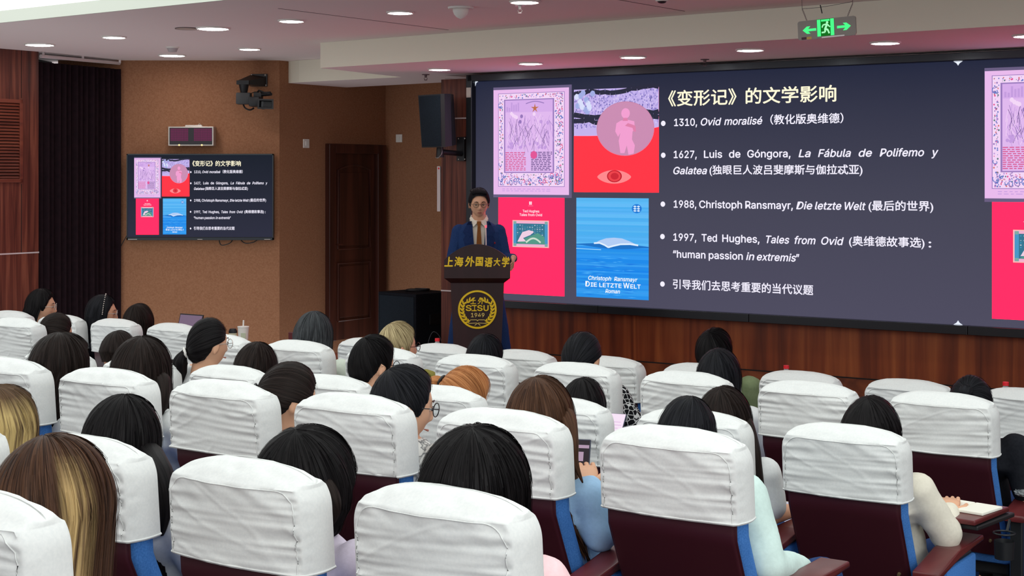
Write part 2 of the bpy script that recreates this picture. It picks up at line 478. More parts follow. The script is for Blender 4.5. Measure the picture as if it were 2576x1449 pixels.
for z0, z1, arch in ((0.20, 0.80, False), (0.95, 1.78, True)):
    bm = bmesh.new()
    x0, x1 = 0.17, w_ - 0.24
    pts = [(x0, -0.026, z0), (x0, -0.026, z1)] + ([(x0 + (x1 - x0) * q, -0.026, z1 + 0.05 * math.sin(math.pi * q)) for q in (0.2, 0.4, 0.6, 0.8)] if arch else []) + [(x1, -0.026, z1), (x1, -0.026, z0), (x0, -0.026, z0)]
    tube(bm, pts, 0.014, 6); obj('moulding', bm, M['wood_door'], door)
    bm = bmesh.new(); box(bm, ((x0 + x1) / 2, -0.026, (z0 + z1) / 2), (x1 - x0 - 0.06, 0.012, z1 - z0 - 0.06), bev=0.004); obj('raised_panel', bm, M['wood_door'], door)
bm = bmesh.new(); box(bm, (0.135, -0.026, 0.98), (0.035, 0.01, 0.16), bev=0.003); tube(bm, [(0.135, -0.03, 1.0), (0.135, -0.06, 1.0), (0.22, -0.06, 1.0)], 0.009, 8); obj('door_handle', bm, M['wood_door'], door)

def switch(loc, rz, w, h, label):
    t = thing('light_switch', label, 'light switch', loc, rz)
    bm = bmesh.new(); box(bm, (0, -0.006, 0), (w, 0.012, h), bev=0.003); obj('faceplate', bm, M['white'], t)
    bm = bmesh.new(); box(bm, (0, -0.014, 0), (w * 0.35, 0.006, h * 0.5), bev=0.002); obj('rocker', bm, M['white'], t)
k = wb(769); p = Vector((TR.x + NX * k, YT + NY * k)); switch((p.x, p.y, CAMZ + 83 / F * p.y), RB, 0.088, 0.09, 'white square wall switch between the screen and the dark door')
kk = (1005 - CX) / F; q = (kk * WB1.y - WB1.x) / (NY + kk * NX)
p = Vector((WB1.x + NY * q, WB1.y - NX * q)); switch((p.x, p.y, CAMZ + 96 / F * p.y), -TH, 0.084, 0.086, 'white square wall switch right of the door, left of the wall speaker')
p = on_v(1107, 475, V_W + 0.02)
t = thing('trunking_strip', 'narrow white vertical strip on the wood panel edge, left of the lecturer', 'cable trunking', p, -TH)
bm = bmesh.new(); box(bm, (0, -0.01, 0), (0.036, 0.03, 0.42), bev=0.003); obj('cover_strip', bm, M['strip'], t)
bm = bmesh.new(); cyl(bm, (0.004, -0.024, 0.19), (0.004, -0.027, 0.19), 0.009); obj('red_mark', bm, M['red_cap'], t)
# ------------------------------------------------------------------ slide, LED wall, wall screen
SW, SH = s1 - s0, ZTOP - ZB
def fa(x): return (s_at(x, V_W - 0.04) - s_at(1197, V_W - 0.04)) / (s_at(2411, V_W - 0.04) - s_at(1197, V_W - 0.04))
def fb(x, y):
    p = on_v(x, y, V_W - 0.04); return (p.z - ZB) / SH
EM = {}
def em(col, s=1.0):
    k = (tuple(col), s)
    if k not in EM: EM[k] = emission('screen_colour', col, s)
    return EM[k]
class Flat:                                           # flat picture: polygons in unit slide space, one thin layer each
    def __init__(self): self.p = []; self.m = []
    def poly(self, pts, layer, m):
        if m not in self.m: self.m.append(m)
        self.p.append((pts, layer, self.m.index(m)))
    def rect(self, a0, b0, a1, b1, layer, m): self.poly([(a0, b0), (a1, b0), (a1, b1), (a0, b1)], layer, m)
    def disc(self, a, b, ra, rb, layer, m, n=10):
        self.poly([(a + ra * math.cos(2 * math.pi * k / n), b + rb * math.sin(2 * math.pi * k / n)) for k in range(n)], layer, m)
    def line(self, pts, w, layer, m, asp=2.25):
        for (a, b), (c, d) in zip(pts, pts[1:]):
            dx, dy = (c - a) * asp, d - b; l_ = math.hypot(dx, dy) or 1
            nx, ny = -dy / l_ * w / asp, dx / l_ * w
            self.poly([(a - nx, b - ny), (c - nx, d - ny), (c + nx, d + ny), (a + nx, b + ny)], layer, m)
    def mesh(self, name):
        bm = bmesh.new()
        for pts, layer, mi in self.p:
            f = bm.faces.new([bm.verts.new((a, -layer * 0.0006, b)) for a, b in pts]); f.material_index = mi
        me = bpy.data.meshes.new(name)
        for f in bm.faces:
            f.normal_update()
            if f.normal.y > 0: f.normal_flip()
        bm.to_mesh(me); bm.free()
        for m in self.m: me.materials.append(m)
        return me
import os
FONT = None
for res in ('LOCAL', 'SYSTEM'):
    fp = os.path.join(bpy.utils.resource_path(res), 'datafiles', 'fonts', 'Inter.woff2')
    try:
        if FONT is None and os.path.exists(fp):       # typefaces that ship with Blender
            FONT = bpy.data.fonts.load(fp)
    except Exception: pass
def text_bm(bm, body, x0, x1, zb, em_h, shear=0.0, off=0.008, layer=3, mi=0, y=None):
    cu = bpy.data.curves.new('lettering', 'FONT')
    cu.body = body; cu.size = 1.0; cu.shear = shear; cu.resolution_u = 3
    if FONT is not None and max(map(ord, body)) < 0x2100:
        cu.font = FONT; em_h *= 1.42
    me = evaluated(bpy.data.objects.new('lettering', cu))
    bpy.data.curves.remove(cu)
    xs = [v.co.x for v in me.vertices]
    if not xs: return
    mn, mx = min(xs), max(xs)
    k = (x1 - x0) / (mx - mn + 2 * off)
    for ci, (dx, dz) in enumerate(((0, 0), (off, 0), (-off, 0), (0, off), (0, -off)) if off > 0 else ((0, 0),)):   # weight of the strokes
        n0 = len(bm.verts); f0 = len(bm.faces)
        bm.from_mesh(me)
        bm.verts.ensure_lookup_table(); bm.faces.ensure_lookup_table()
        for v in bm.verts[n0:]:
            v.co = Vector((x0 + (v.co.x + dx + off - mn) * k, (-layer * 0.0006 if y is None else y) - ci * 0.00012, zb + (v.co.y + dz) * em_h))
        for f in bm.faces[f0:]: f.material_index = mi
    bpy.data.meshes.remove(me)
def text_mesh(name, segs, m):                         # segs: (text, px x0, px x1, line x, line y, em px, italic)
    bm = bmesh.new()
    for tx, xa, xb, lx, ly, eh, it in segs:
        b = fb(lx, ly); hh = fb(lx, ly - eh) - b
        text_bm(bm, tx, fa(xa), fa(xb), b, hh, 0.22 if it else 0.0, 0.015 if max(map(ord, tx)) < 0x2500 else 0.016)
    me = bpy.data.meshes.new(name)
    bm.to_mesh(me); bm.free(); me.materials.append(m)
    return me
rnd = random.Random(7)
# background
bgm = emission('slide_background', (52, 54, 74), 1.0)
n, l, b = nodes(bgm)
tc = n.new('ShaderNodeTexCoord'); sp = n.new('ShaderNodeSeparateXYZ'); cr = n.new('ShaderNodeValToRGB')
l.new(tc.outputs['Generated'], sp.inputs[0]); l.new(sp.outputs[2], cr.inputs[0])
e = cr.color_ramp.elements
e[0].color = (*lin((76, 74, 94)), 1); e[1].color = (*lin((33, 38, 60)), 1); e.new(0.45).color = (*lin((66, 66, 84)), 1)
l.new(cr.outputs[0], b.inputs['Emission Color'])
fl = Flat(); fl.rect(0, 0, 1, 1, 0, bgm); S_BG = fl.mesh('slide_background')

# manuscript page picture
pg, frm, ink = em((233, 186, 236)), em((150, 118, 186)), em((96, 72, 130))
pale, lil, rose, blu, grn, org = em((243, 214, 246)), em((196, 156, 222)), em((226, 84, 150)), em((98, 120, 196)), em((84, 120, 120)), em((214, 120, 120))
fl = Flat()
a0, a1 = fa(1241.7), fa(1431.5); b0, b1 = fb(1241.7, 489), fb(1241.7, 227)
def ma(q): return a0 + q * (a1 - a0)
def mb(q): return b0 + q * (b1 - b0)
fl.rect(a0 - 0.0005, mb(-0.028), ma(1.035), mb(1.025), 1, em((104, 92, 128)))
fl.rect(a0, b0, a1, b1, 2, pg)
fl.rect(ma(0.065), mb(0.075), ma(0.945), mb(0.965), 3, frm); fl.rect(ma(0.072), mb(0.08), ma(0.938), mb(0.96), 4, pale)
fl.rect(ma(0.145), mb(0.205), ma(0.81), mb(0.905), 5, frm); fl.rect(ma(0.162), mb(0.215), ma(0.792), mb(0.895), 6, em((224, 184, 238)))
for k in range(640):                                  # border flowers and scrolls
    while True:
        qa, qb = rnd.uniform(0.085, 0.925), rnd.uniform(0.09, 0.95)
        if not (0.13 < qa < 0.825 and 0.195 < qb < 0.915): break
    r = rnd.uniform(0.003, 0.0085)
    fl.disc(ma(qa), mb(qb), r * 0.75 * (a1 - a0) * 1.4, r * (b1 - b0), 7, rnd.choice((rose, blu, grn, org, lil, blu, frm)), 7)
for k in range(36):
    while True:
        qa, qb = rnd.uniform(0.10, 0.91), rnd.uniform(0.10, 0.93)
        if not (0.11 < qa < 0.84 and 0.19 < qb < 0.93): break
    ph = rnd.uniform(0, 6); col = rnd.choice((blu, blu, rose, frm)); rr = rnd.uniform(0.02, 0.045)
    fl.line([(ma(qa + rr * (1 - j / 11) * math.cos(ph + j * 0.55)), mb(qb + rr * 0.8 * (1 - j / 11) * math.sin(ph + j * 0.55))) for j in range(10)], 0.0016, 8, col)
fl.rect(ma(0.165), mb(0.78), ma(0.79), mb(0.893), 7, em((214, 172, 234)))
for k in range(6): fl.rect(ma(0.18 + k * 0.03), mb(0.79), ma(0.2 + k * 0.03), mb(0.82 + rnd.random() * 0.06), 8, lil)
for k in range(120):                                   # soft crowd of drapery strokes
    qa, qb = rnd.uniform(0.2, 0.76), rnd.uniform(0.5, 0.76); dx = rnd.uniform(-0.05, 0.05)
    fl.line([(ma(qa), mb(qb)), (ma(qa + dx), mb(qb - 0.05)), (ma(qa + dx * 1.6), mb(qb - rnd.uniform(0.08, 0.14)))], 0.0009, 8, rnd.choice((frm, lil, ink, pale, lil)))
for k in range(9):
    fl.disc(ma(rnd.uniform(0.22, 0.74)), mb(rnd.uniform(0.66, 0.78)), 0.0036, 0.009, 9, rnd.choice((lil, pale, frm)), 9)
for k in range(22): fl.disc(ma(rnd.uniform(0.19, 0.76)), mb(rnd.uniform(0.43, 0.5)), 0.003, 0.007, 8, lil, 8)
fl.line([(ma(0.44 + 0.24 * j / 8), mb(0.86 + 0.02 * math.sin(j / 8 * 3.1))) for j in range(9)], 0.002, 9, frm)
star = [(ma(0.56) + (0.010 if j % 2 == 0 else 0.003) * math.cos(j * math.pi / 5 + 1.57), mb(0.815) + (0.022 if j % 2 == 0 else 0.007) * math.sin(j * math.pi / 5 + 1.57)) for j in range(10)]
fl.poly(star, 10, em((190, 110, 70)))
for k in range(11):                                   # two columns of illegible script
    zb_ = 0.395 - k * 0.0165
    for x0_, x1_, m_ in ((0.165, 0.44, em((216, 84, 140))), (0.51 if k > 3 else 0.60, 0.785, ink)):
        x = x0_
        while x < x1_ - 0.02:
            w = rnd.uniform(0.02, 0.055); fl.rect(ma(x), mb(zb_), ma(min(x + w, x1_)), mb(zb_ + 0.008), 8, m_); x += w + 0.012
fl.rect(ma(0.505), mb(0.345), ma(0.59), mb(0.405), 8, frm); fl.disc(ma(0.545), mb(0.375), 0.008, 0.018, 9, rose, 12)
for zb_ in (0.05, 0.032):
    x = 0.12
    while x < 0.75:
        w = rnd.uniform(0.02, 0.06); fl.rect(ma(x), mb(zb_), ma(x + w), mb(zb_ + 0.006), 4, lil); x += w + 0.02
S_MS = fl.mesh('manuscript_picture')

# red cover with a disc and an eye
fl = Flat()
a0, a1 = fa(1444), fa(1657.5); b0, b1 = fb(1444, 483), fb(1444, 226)
red = emission('screen_red', (252, 46, 62), 1.0)
nodes(red)[2].inputs['Emission Color'].default_value = (3.8, 0.032, 0.055, 1)
fl.rect(a0, b0, a1, b1, 1, red)
top = [(a0, b1), (a1, b1)] + [(ma(1 - j / 10), mb(0.62 - 0.07 * (j / 10) - 0.03 * math.sin(j / 10 * 3.1))) for j in range(11)]
fl.poly(top[::-1], 2, em((196, 178, 236)))
for k in range(1000):
    qa = rnd.uniform(0.01, 0.99); qb = rnd.uniform(0.62, 0.99)
    if qb > 0.60 + 0.06 * qa: fl.disc(ma(qa), mb(qb), 0.0016, 0.0042, 3, rnd.choice((em((150, 136, 208)), em((216, 200, 244)), em((172, 156, 224)), em((120, 110, 180)))), 6)
for ya, amp, w in ((0.95, 0.02, 0.010), (0.74, 0.03, 0.011), (0.665, 0.03, 0.010)):
    pts = [(ma(q), mb(ya + 0.05 * q + amp * math.sin(q * 9 + ya * 20) + rnd.uniform(-0.01, 0.01))) for q in [j / 16 for j in range(17)]]
    fl.line(pts, w, 4, em((38, 40, 60)))
for k in range(14): fl.disc(ma(rnd.uniform(0.0, 0.22) + 0.02), mb(rnd.uniform(0.78, 0.97)), 0.006, 0.014, 5, rnd.choice((em((216, 222, 250)), em((160, 172, 226)))), 7)
ca, cb = fa(1573), fb(1573, 324)
ra, rb_ = fa(1646.5) - fa(1573), (fb(1573, 255) - fb(1573, 392)) / 2
cb = fb(1573, 323.5)
fl.disc(ca, cb, ra, rb_, 6, em((198, 132, 168)), 48); fl.disc(ca, cb, ra * 0.975, rb_ * 0.975, 7, em((202, 140, 178)), 48)
def fig(pts, m, layer): fl.poly([(ca + x * ra, cb + z * rb_) for x, z in pts], layer, m)
pk, pk2 = em((242, 158, 208)), em((222, 128, 170))
fig([(-0.14, 0.30), (0.1, 0.32), (0.32, 0.26), (0.34, 0.0), (0.26, -0.12), (0.24, -0.4), (0.34, -0.62), (0.30, -0.92), (0.12, -0.96), (0.06, -0.62), (-0.02, -0.9), (-0.16, -0.9), (-0.22, -0.45), (-0.16, -0.15), (-0.24, -0.3), (-0.34, -0.1), (-0.30, 0.2)], pk, 8)
fl.disc(ca + 0.02 * ra, cb + 0.56 * rb_, ra * 0.15, rb_ * 0.19, 9, pk, 16)
fig([(-0.05, 0.4), (0.08, 0.4), (0.1, 0.28), (-0.08, 0.28)], pk2, 9)
fig([(0.1, 0.2), (0.36, 0.1), (0.38, -0.12), (0.3, -0.12), (0.26, 0.02), (0.0, 0.1)], pk2, 9)
ea, eb = fa(1545), fb(1545, 445)
wa, hb = fa(1588) - fa(1545), (fb(1545, 427) - fb(1545, 461)) / 2
fl.poly([(ea + wa * math.cos(t_), eb + hb * math.sin(t_) * abs(math.sin(t_)) ** 0.4) for t_ in [2 * math.pi * j / 32 for j in range(32)]], 2, em((255, 136, 140)))
fl.disc(ea + wa * 0.02, eb + hb * 0.1, wa * 0.44, hb * 0.9, 3, em((190, 20, 40)), 24); fl.disc(ea + wa * 0.02, eb + hb * 0.1, wa * 0.37, hb * 0.76, 4, em((238, 64, 72)), 24); fl.disc(ea + wa * 0.04, eb + hb * 0.1, wa * 0.24, hb * 0.5, 5, em((206, 34, 50)), 20)
S_EYE = fl.mesh('book_cover_picture')

# red book cover with a small framed picture
fl = Flat()
a0, a1 = fa(1254), fa(1420); b0, b1 = fb(1254, 737), fb(1254, 496.5)
crim = emission('screen_crimson', (255, 42, 100), 1.0)
nodes(crim)[2].inputs['Emission Color'].default_value = (3.8, 0.023, 0.13, 1)
fl.rect(a0, b0, a1, b1, 1, crim)
x0_, x1_ = fa(1289.5), fa(1381); z0_, z1_ = fb(1289.5, 621), fb(1289.5, 553.5)
fl.rect(x0_, z0_, x1_, z1_, 2, em((255, 186, 178))); 
def pa(q): return x0_ + q * (x1_ - x0_)
def pb(q): return z0_ + q * (z1_ - z0_)
fl.rect(pa(0.02), pb(0.03), pa(0.98), pb(0.97), 3, em((240, 176, 206)))
fl.rect(pa(0.03), pb(0.12), pa(0.97), pb(0.88), 4, em((52, 116, 142)))
fl.rect(pa(0.03), pb(0.05), pa(0.11), pb(0.95), 5, em((72, 150, 196))); fl.rect(pa(0.89), pb(0.05), pa(0.97), pb(0.95), 5, em((72, 150, 196)))
for qa, qb in ((0.07, 0.91), (0.93, 0.91), (0.07, 0.09), (0.93, 0.09)): fl.rect(pa(qa - 0.035), pb(qb - 0.05), pa(qa + 0.035), pb(qb + 0.05), 6, em((128, 170, 160)))
for i in range(11):
    for j in range(6):
        if rnd.random() < 0.8: fl.rect(pa(0.13 + i * 0.068), pb(0.45 + j * 0.07), pa(0.16 + i * 0.068), pb(0.48 + j * 0.07), 5, rnd.choice((em((196, 206, 220)), em((60, 150, 190)), em((120, 160, 180)))))
fl.poly([(pa(0.12), pb(0.13)), (pa(0.9), pb(0.13)), (pa(0.88), pb(0.4)), (pa(0.7), pb(0.54)), (pa(0.5), pb(0.42)), (pa(0.3), pb(0.3))], 6, em((84, 152, 134)))
fl.poly([(pa(0.14), pb(0.2)), (pa(0.38), pb(0.22)), (pa(0.3), pb(0.34)), (pa(0.5), pb(0.46)), (pa(0.6), pb(0.58)), (pa(0.46), pb(0.64)), (pa(0.28), pb(0.56)), (pa(0.2), pb(0.36))], 7, em((238, 206, 226)))
fl.line([(pa(0.38 + 0.4 * j / 8), pb(0.18 + 0.16 * math.sin(j / 8 * 3.1))) for j in range(9)], 0.004, 7, em((206, 222, 206)))
w_em = em((255, 226, 236))
fl.rect(fa(1331.5), fb(1335, 515), fa(1334.3), fb(1335, 507), 3, w_em); fl.rect(fa(1335), fb(1335, 515), fa(1338), fb(1335, 507), 3, w_em)
fl.rect(fa(1329), fb(1335, 518.3), fa(1341.5), fb(1335, 517.5), 3, em((255, 150, 180)))
S_RED = fl.mesh('red_book_picture')
def caption(name, segs, m): return text_mesh(name, segs, m)
S_REDT = caption('cover_lettering', [('Ted Hughes', 1315, 1357, 1315, 534, 8.6, False), ('Tales from Ovid', 1307, 1364, 1307, 543, 8.6, False)], w_em)

# blue sea cover
fl = Flat()
a0, a1 = fa(1450), fa(1632); b0, b1 = fb(1450, 746), fb(1450, 497.5)
for j in range(56):
    q = j / 56
    base = (86, 182, 246) if q > 0.5 else (36, 146, 238)
    k = rnd.uniform(-1, 1) * (10 if q > 0.5 else 16)
    base = tuple(max(0, min(255, c_ + k * f_)) for c_, f_ in zip(base, (1.2, 0.8, 0.3)))
    base = tuple(int(c_ // 6 * 6) for c_ in base)
    fl.rect(a0, mb(q), a1, mb(q + 1 / 56 + 0.0005), 1, em(base))
for k in range(90):
    qa, qb = rnd.uniform(0, 0.75), rnd.uniform(0.01, 0.42); w = rnd.uniform(0.06, 0.24)
    fl.poly([(ma(qa), mb(qb)), (ma(qa + w / 2), mb(qb - 0.004)), (ma(qa + w), mb(qb)), (ma(qa + w / 2), mb(qb + 0.004))], 2, rnd.choice((em((22, 122, 226)), em((70, 170, 246)))))
fl.poly([(ma(q), mb(0.535 + 0.02 * math.sin(q * 3.1) - 0.012 * q)) for q in [j / 12 for j in range(13)]] + [(ma(q), mb(0.525 - 0.012 * q - 0.026 * math.sin(min(1, max(0, (q - 0.1) / 0.85)) * 3.14))) for q in [1 - j / 12 for j in range(13)]], 3, em((24, 112, 196)))
cap_ = [(0.27, 0.55), (0.33, 0.575), (0.42, 0.598), (0.53, 0.606), (0.64, 0.60), (0.74, 0.575), (0.86, 0.535), (0.72, 0.548), (0.6, 0.54), (0.52, 0.522), (0.45, 0.507), (0.41, 0.528), (0.35, 0.545)]
fl.poly([(ma(x), mb(z)) for x, z in cap_], 4, em((178, 204, 244)))
fl.line([(ma(x), mb(z)) for x, z in [(0.25, 0.546), (0.33, 0.55), (0.40, 0.53), (0.45, 0.508), (0.52, 0.524), (0.62, 0.542), (0.75, 0.546), (0.86, 0.536)]], 0.0035, 5, em((226, 240, 255)))
fl.line([(ma(0.0), mb(0.488)), (ma(0.35), mb(0.482))], 0.002, 4, em((140, 206, 252)))
lg = (fa(1602), fb(1602, 525)); lr = fa(1614.5) - fa(1602); lb = fb(1602, 513.5) - lg[1]
fl.disc(lg[0], lg[1], lr, lb, 3, em((20, 120, 214)), 24)
for zz in (0.48, 0.0, -0.48):
    for sx in ((-1, 1) if zz else (1, -1)):
        c_ = lg[0] + sx * lr * 0.36 * (1 if zz else 1)
        fl.poly([(c_ - lr * 0.36, lg[1] + zz * lb), (c_, lg[1] + zz * lb + lb * 0.22), (c_ + lr * 0.34, lg[1] + zz * lb - lb * 0.02), (c_, lg[1] + zz * lb - lb * 0.22)], 4, em((214, 236, 255)))
S_BLUE = fl.mesh('blue_book_picture')
wb_em = em((246, 250, 255))
S_BLUET = caption('cover_lettering', [('Christoph', 1480, 1538, 1480, 703.5, 13.5, True), ('Ransmayr', 1545, 1604, 1480, 703.5, 13.5, True),
    ('D', 1473, 1484, 1473, 720, 18, False), ('IE', 1486, 1502, 1473, 720, 14, False), ('LETZTE', 1508, 1564, 1473, 720, 14, False), ('W', 1568, 1584, 1473, 720, 18, False), ('ELT', 1586, 1612, 1473, 720, 14, False),
    ('Roman', 1523, 1560, 1523, 736.5, 13, True)], wb_em)

tcol, wcol = emission('title_letters', (255, 246, 214), 1.05), emission('slide_letters', (244, 240, 255), 1.0)
LN = []
LN.append(('slide_title', [('《变形记》', 1681, 1853, 1682, 264, 42, False), ('的文学影响', 1876, 2104, 1682, 264, 42, False)], tcol))
def ln(*segs): LN.append(('slide_text_line', list(segs), wcol))
y = 317; ln(('1310,', 1696, 1754, 1696, y, 24.5, False), ('Ovid', 1763, 1815, 1696, y, 24.5, True), ('moralisé', 1822, 1918, 1696, y, 24.5, True), ('（教化版奥维德）', 1938, 2122, 1696, y - 1, 25.5, False), ('●', 1663, 1674.5, 1696, y - 1, 17, False))
y = 397.5; ln(('1627,', 1695, 1753, 1695, y, 24.5, False), ('Luis', 1771, 1817, 1695, y, 24.5, False), ('de', 1834, 1863, 1695, y, 24.5, False), ('Góngora,', 1880, 1989, 1695, y, 24.5, False),
   ('La', 2009, 2040, 1695, y, 24.5, True), ('Fábula', 2058, 2141, 1695, y, 24.5, True), ('de', 2160, 2194, 1695, y, 24.5, True), ('Polifemo', 2213, 2325, 1695, y, 24.5, True), ('y', 2343, 2361, 1695, y, 24.5, True), ('●', 1663, 1674.5, 1696, y - 1, 17, False))
y = 438; ln(('Galatea', 1694, 1779, 1694, y, 24.5, True), ('(独眼巨人波吕斐摩斯与伽拉忒亚)', 1785, 2170, 1694, y - 1, 25, False))
y = 522; ln(('1988,', 1695, 1752, 1695, y, 24.5, False), ('Christoph', 1759, 1867, 1695, y, 24.5, False), ('Ransmayr,', 1875, 1995, 1695, y, 24.5, False), ('Die', 2003, 2044, 1695, y, 24.5, True), ('letzte', 2050, 2117, 1695, y, 24.5, True), ('Welt', 2125, 2178, 1695, y, 24.5, True), ('(最后的世界)', 2185, 2348, 1695, y - 1, 25, False), ('●', 1662, 1673.5, 1696, y - 2, 17, False))
y = 605; ln(('1997,', 1694, 1752, 1694, y, 24.5, False), ('Ted', 1765, 1804, 1694, y, 24.5, False), ('Hughes,', 1817, 1911, 1694, y, 24.5, False), ('Tales', 1927, 1986, 1694, y, 24.5, True), ('from', 1999, 2052, 1694, y, 24.5, True), ('Ovid', 2066, 2123, 1694, y, 24.5, True), ('(奥维德故事选)', 2136, 2326, 1694, y - 1, 25, False), (':', 2336, 2343, 1694, y, 24.5, False), ('●', 1661, 1672.5, 1696, y - 3, 17, False))
y = 647.5; ln(('“human', 1693, 1775, 1693, y, 24.5, False), ('passion', 1783, 1869, 1693, y, 24.5, False), ('in', 1877, 1898, 1693, y, 24.5, True), ('extremis', 1904, 2003, 1693, y, 24.5, True), ('”', 2003, 2011, 1693, y, 24.5, False))
y = 725; ln(('引导我们去思考重要的当代议题', 1693, 2046, 1693, y - 1, 26, False), ('●', 1661, 1672.5, 1696, y - 3, 17, False))
LM = [(nm, text_mesh(nm, sg, m), m) for nm, sg, m in LN]

def slide(parent, w, h, dx=0.0, full=True):
    out = []
    for nm, me in ([('slide_background', S_BG), ('manuscript_picture', S_MS), ('book_cover_picture', S_EYE), ('red_book_picture', S_RED), ('cover_lettering', S_REDT), ('blue_book_picture', S_BLUE), ('cover_lettering', S_BLUET)] + [(a_, b_) for a_, b_, _ in LM]):
        o = bpy.data.objects.new(nm, me); link(o, parent)
        o.location = (dx, 0, 0); o.scale = (w, 1, h)
        out.append(o)
    return out
led = thing('led_wall', 'huge wall-mounted LED video wall showing the lecture slide, right of the lecturer', 'video wall', rpt(V_W - 0.04, s_at(1197, V_W - 0.04), ZB), -TH)
LW = s_at(2411, V_W - 0.04) - s_at(1197, V_W - 0.04)
slide(led, LW, SH)
slide(led, LW, SH, LW)
bm = bmesh.new(); box(bm, (LW, 0.045, SH / 2), (LW * 2 + 0.1, 0.07, SH + 0.1)); obj('cabinet', bm, M['black'], led)
bm = bmesh.new()
bw = s_at(1197, V_W - 0.04) - s_at(1183, V_W - 0.04)
box(bm, (-bw / 2, -0.012, SH / 2), (bw, 0.11, SH + 0.12), bev=0.004)
box(bm, (LW, -0.012, SH + 0.03), (LW * 2 + 0.1, 0.11, 0.058), bev=0.004)
obj('bezel', bm, M['bezel'], led)
for k in range(5):
    x0_ = LW * (0, 0.30, 0.62, 1.02, 1.5)[k]; x1_ = LW * (0.30, 0.62, 1.02, 1.5, 2.0)[k]
    bm = bmesh.new(); box(bm, ((x0_ + x1_) / 2 - bw / 2 * (k == 0), -0.012, -0.033), (x1_ - x0_ - 0.004 + bw * (k == 0), 0.11, 0.066), bev=0.003); obj('bottom_bezel', bm, M['bezel'], led)
bm = bmesh.new()
for zz, sg in ((SH - 0.001, -1), (0.001, 1)):
    plate(bm, [(LW - 0.035, zz), (LW + 0.035, zz), (LW + 0.012, zz + sg * 0.014), (LW, zz + sg * 0.032), (LW - 0.012, zz + sg * 0.014)], -0.009, -0.007)
plate(bm, [(0.0, SH), (0.032, SH), (0.01, SH - 0.01), (0.0, SH - 0.04)], -0.009, -0.007)
obj('corner_marker', bm, emission('marker_white', (235, 242, 255), 1.0), led)
bm = bmesh.new(); box(bm, (-bw / 2, -0.069, SH - 0.10), (bw * 0.8, 0.003, 0.09)); obj('label_plate', bm, M['silver'], led)

tv_l, tv_r = at(319, 387, YT - 0.09), at(688, 604, YT - 0.09)
tv = thing('wall_screen', 'black flat wall screen repeating the slide on the brown wall at left', 'television', (tv_l.x, YT - 0.09, tv_r.z))
TW, THh = tv_r.x - tv_l.x, tv_l.z - tv_r.z
parts = slide(tv, TW * 0.985, THh * 0.955)
tvbg = emission('tv_background', (22, 30, 46), 1.0)
n, l, b = nodes(tvbg)
tc = n.new('ShaderNodeTexCoord'); sp = n.new('ShaderNodeSeparateXYZ'); cr = n.new('ShaderNodeValToRGB')
l.new(tc.outputs['Generated'], sp.inputs[0]); l.new(sp.outputs[2], cr.inputs[0])
e = cr.color_ramp.elements; e[0].color = (*lin((38, 40, 58)), 1); e[1].color = (*lin((12, 22, 36)), 1)
l.new(cr.outputs[0], b.inputs['Emission Color'])
for o in parts:
    o.location = (TW * 0.0075, -0.004, THh * 0.035)
parts[0].material_slots[0].link = 'OBJECT'; parts[0].material_slots[0].material = tvbg
bm = bmesh.new(); box(bm, (TW / 2, 0.03, THh / 2), (TW, 0.06, THh), bev=0.006); obj('case', bm, M['black'], tv)
bm = bmesh.new()
box(bm, (TW / 2, -0.004, THh - 0.006), (TW, 0.012, 0.012)); box(bm, (TW / 2, -0.004, 0.012), (TW, 0.012, 0.024))
box(bm, (0.005, -0.004, THh / 2), (0.01, 0.012, THh)); box(bm, (TW - 0.005, -0.004, THh / 2), (0.01, 0.012, THh))
obj('bezel', bm, M['bezel'], tv)
bm = bmesh.new()
for x, w in ((0.06, 0.09), (TW / 2, 0.05), (TW - 0.06, 0.06)): box(bm, (x, -0.011, 0.008), (w, 0.002, 0.005))
obj('badge', bm, M['silver'], tv)
bm = bmesh.new(); tube(bm, spline([(TW * 0.62, 0.05, 0.02), (TW * 0.64, 0.03, -0.05), (TW * 0.70, 0.03, -0.03), (TW * 0.72, 0.05, 0.02)], 14), 0.005, 6)
tube(bm, spline([(TW * 0.76, 0.05, 0.02), (TW * 0.80, 0.03, -0.03), (TW * 0.86, 0.03, -0.022), (TW * 0.9, 0.05, 0.02)], 14), 0.005, 6)
tube(bm, spline([(0.02, 0.05, 0.10), (-0.05, 0.06, -0.02), (-0.13, 0.075, -0.16)], 14), 0.004, 6)
obj('cable', bm, M['black'], tv, True)
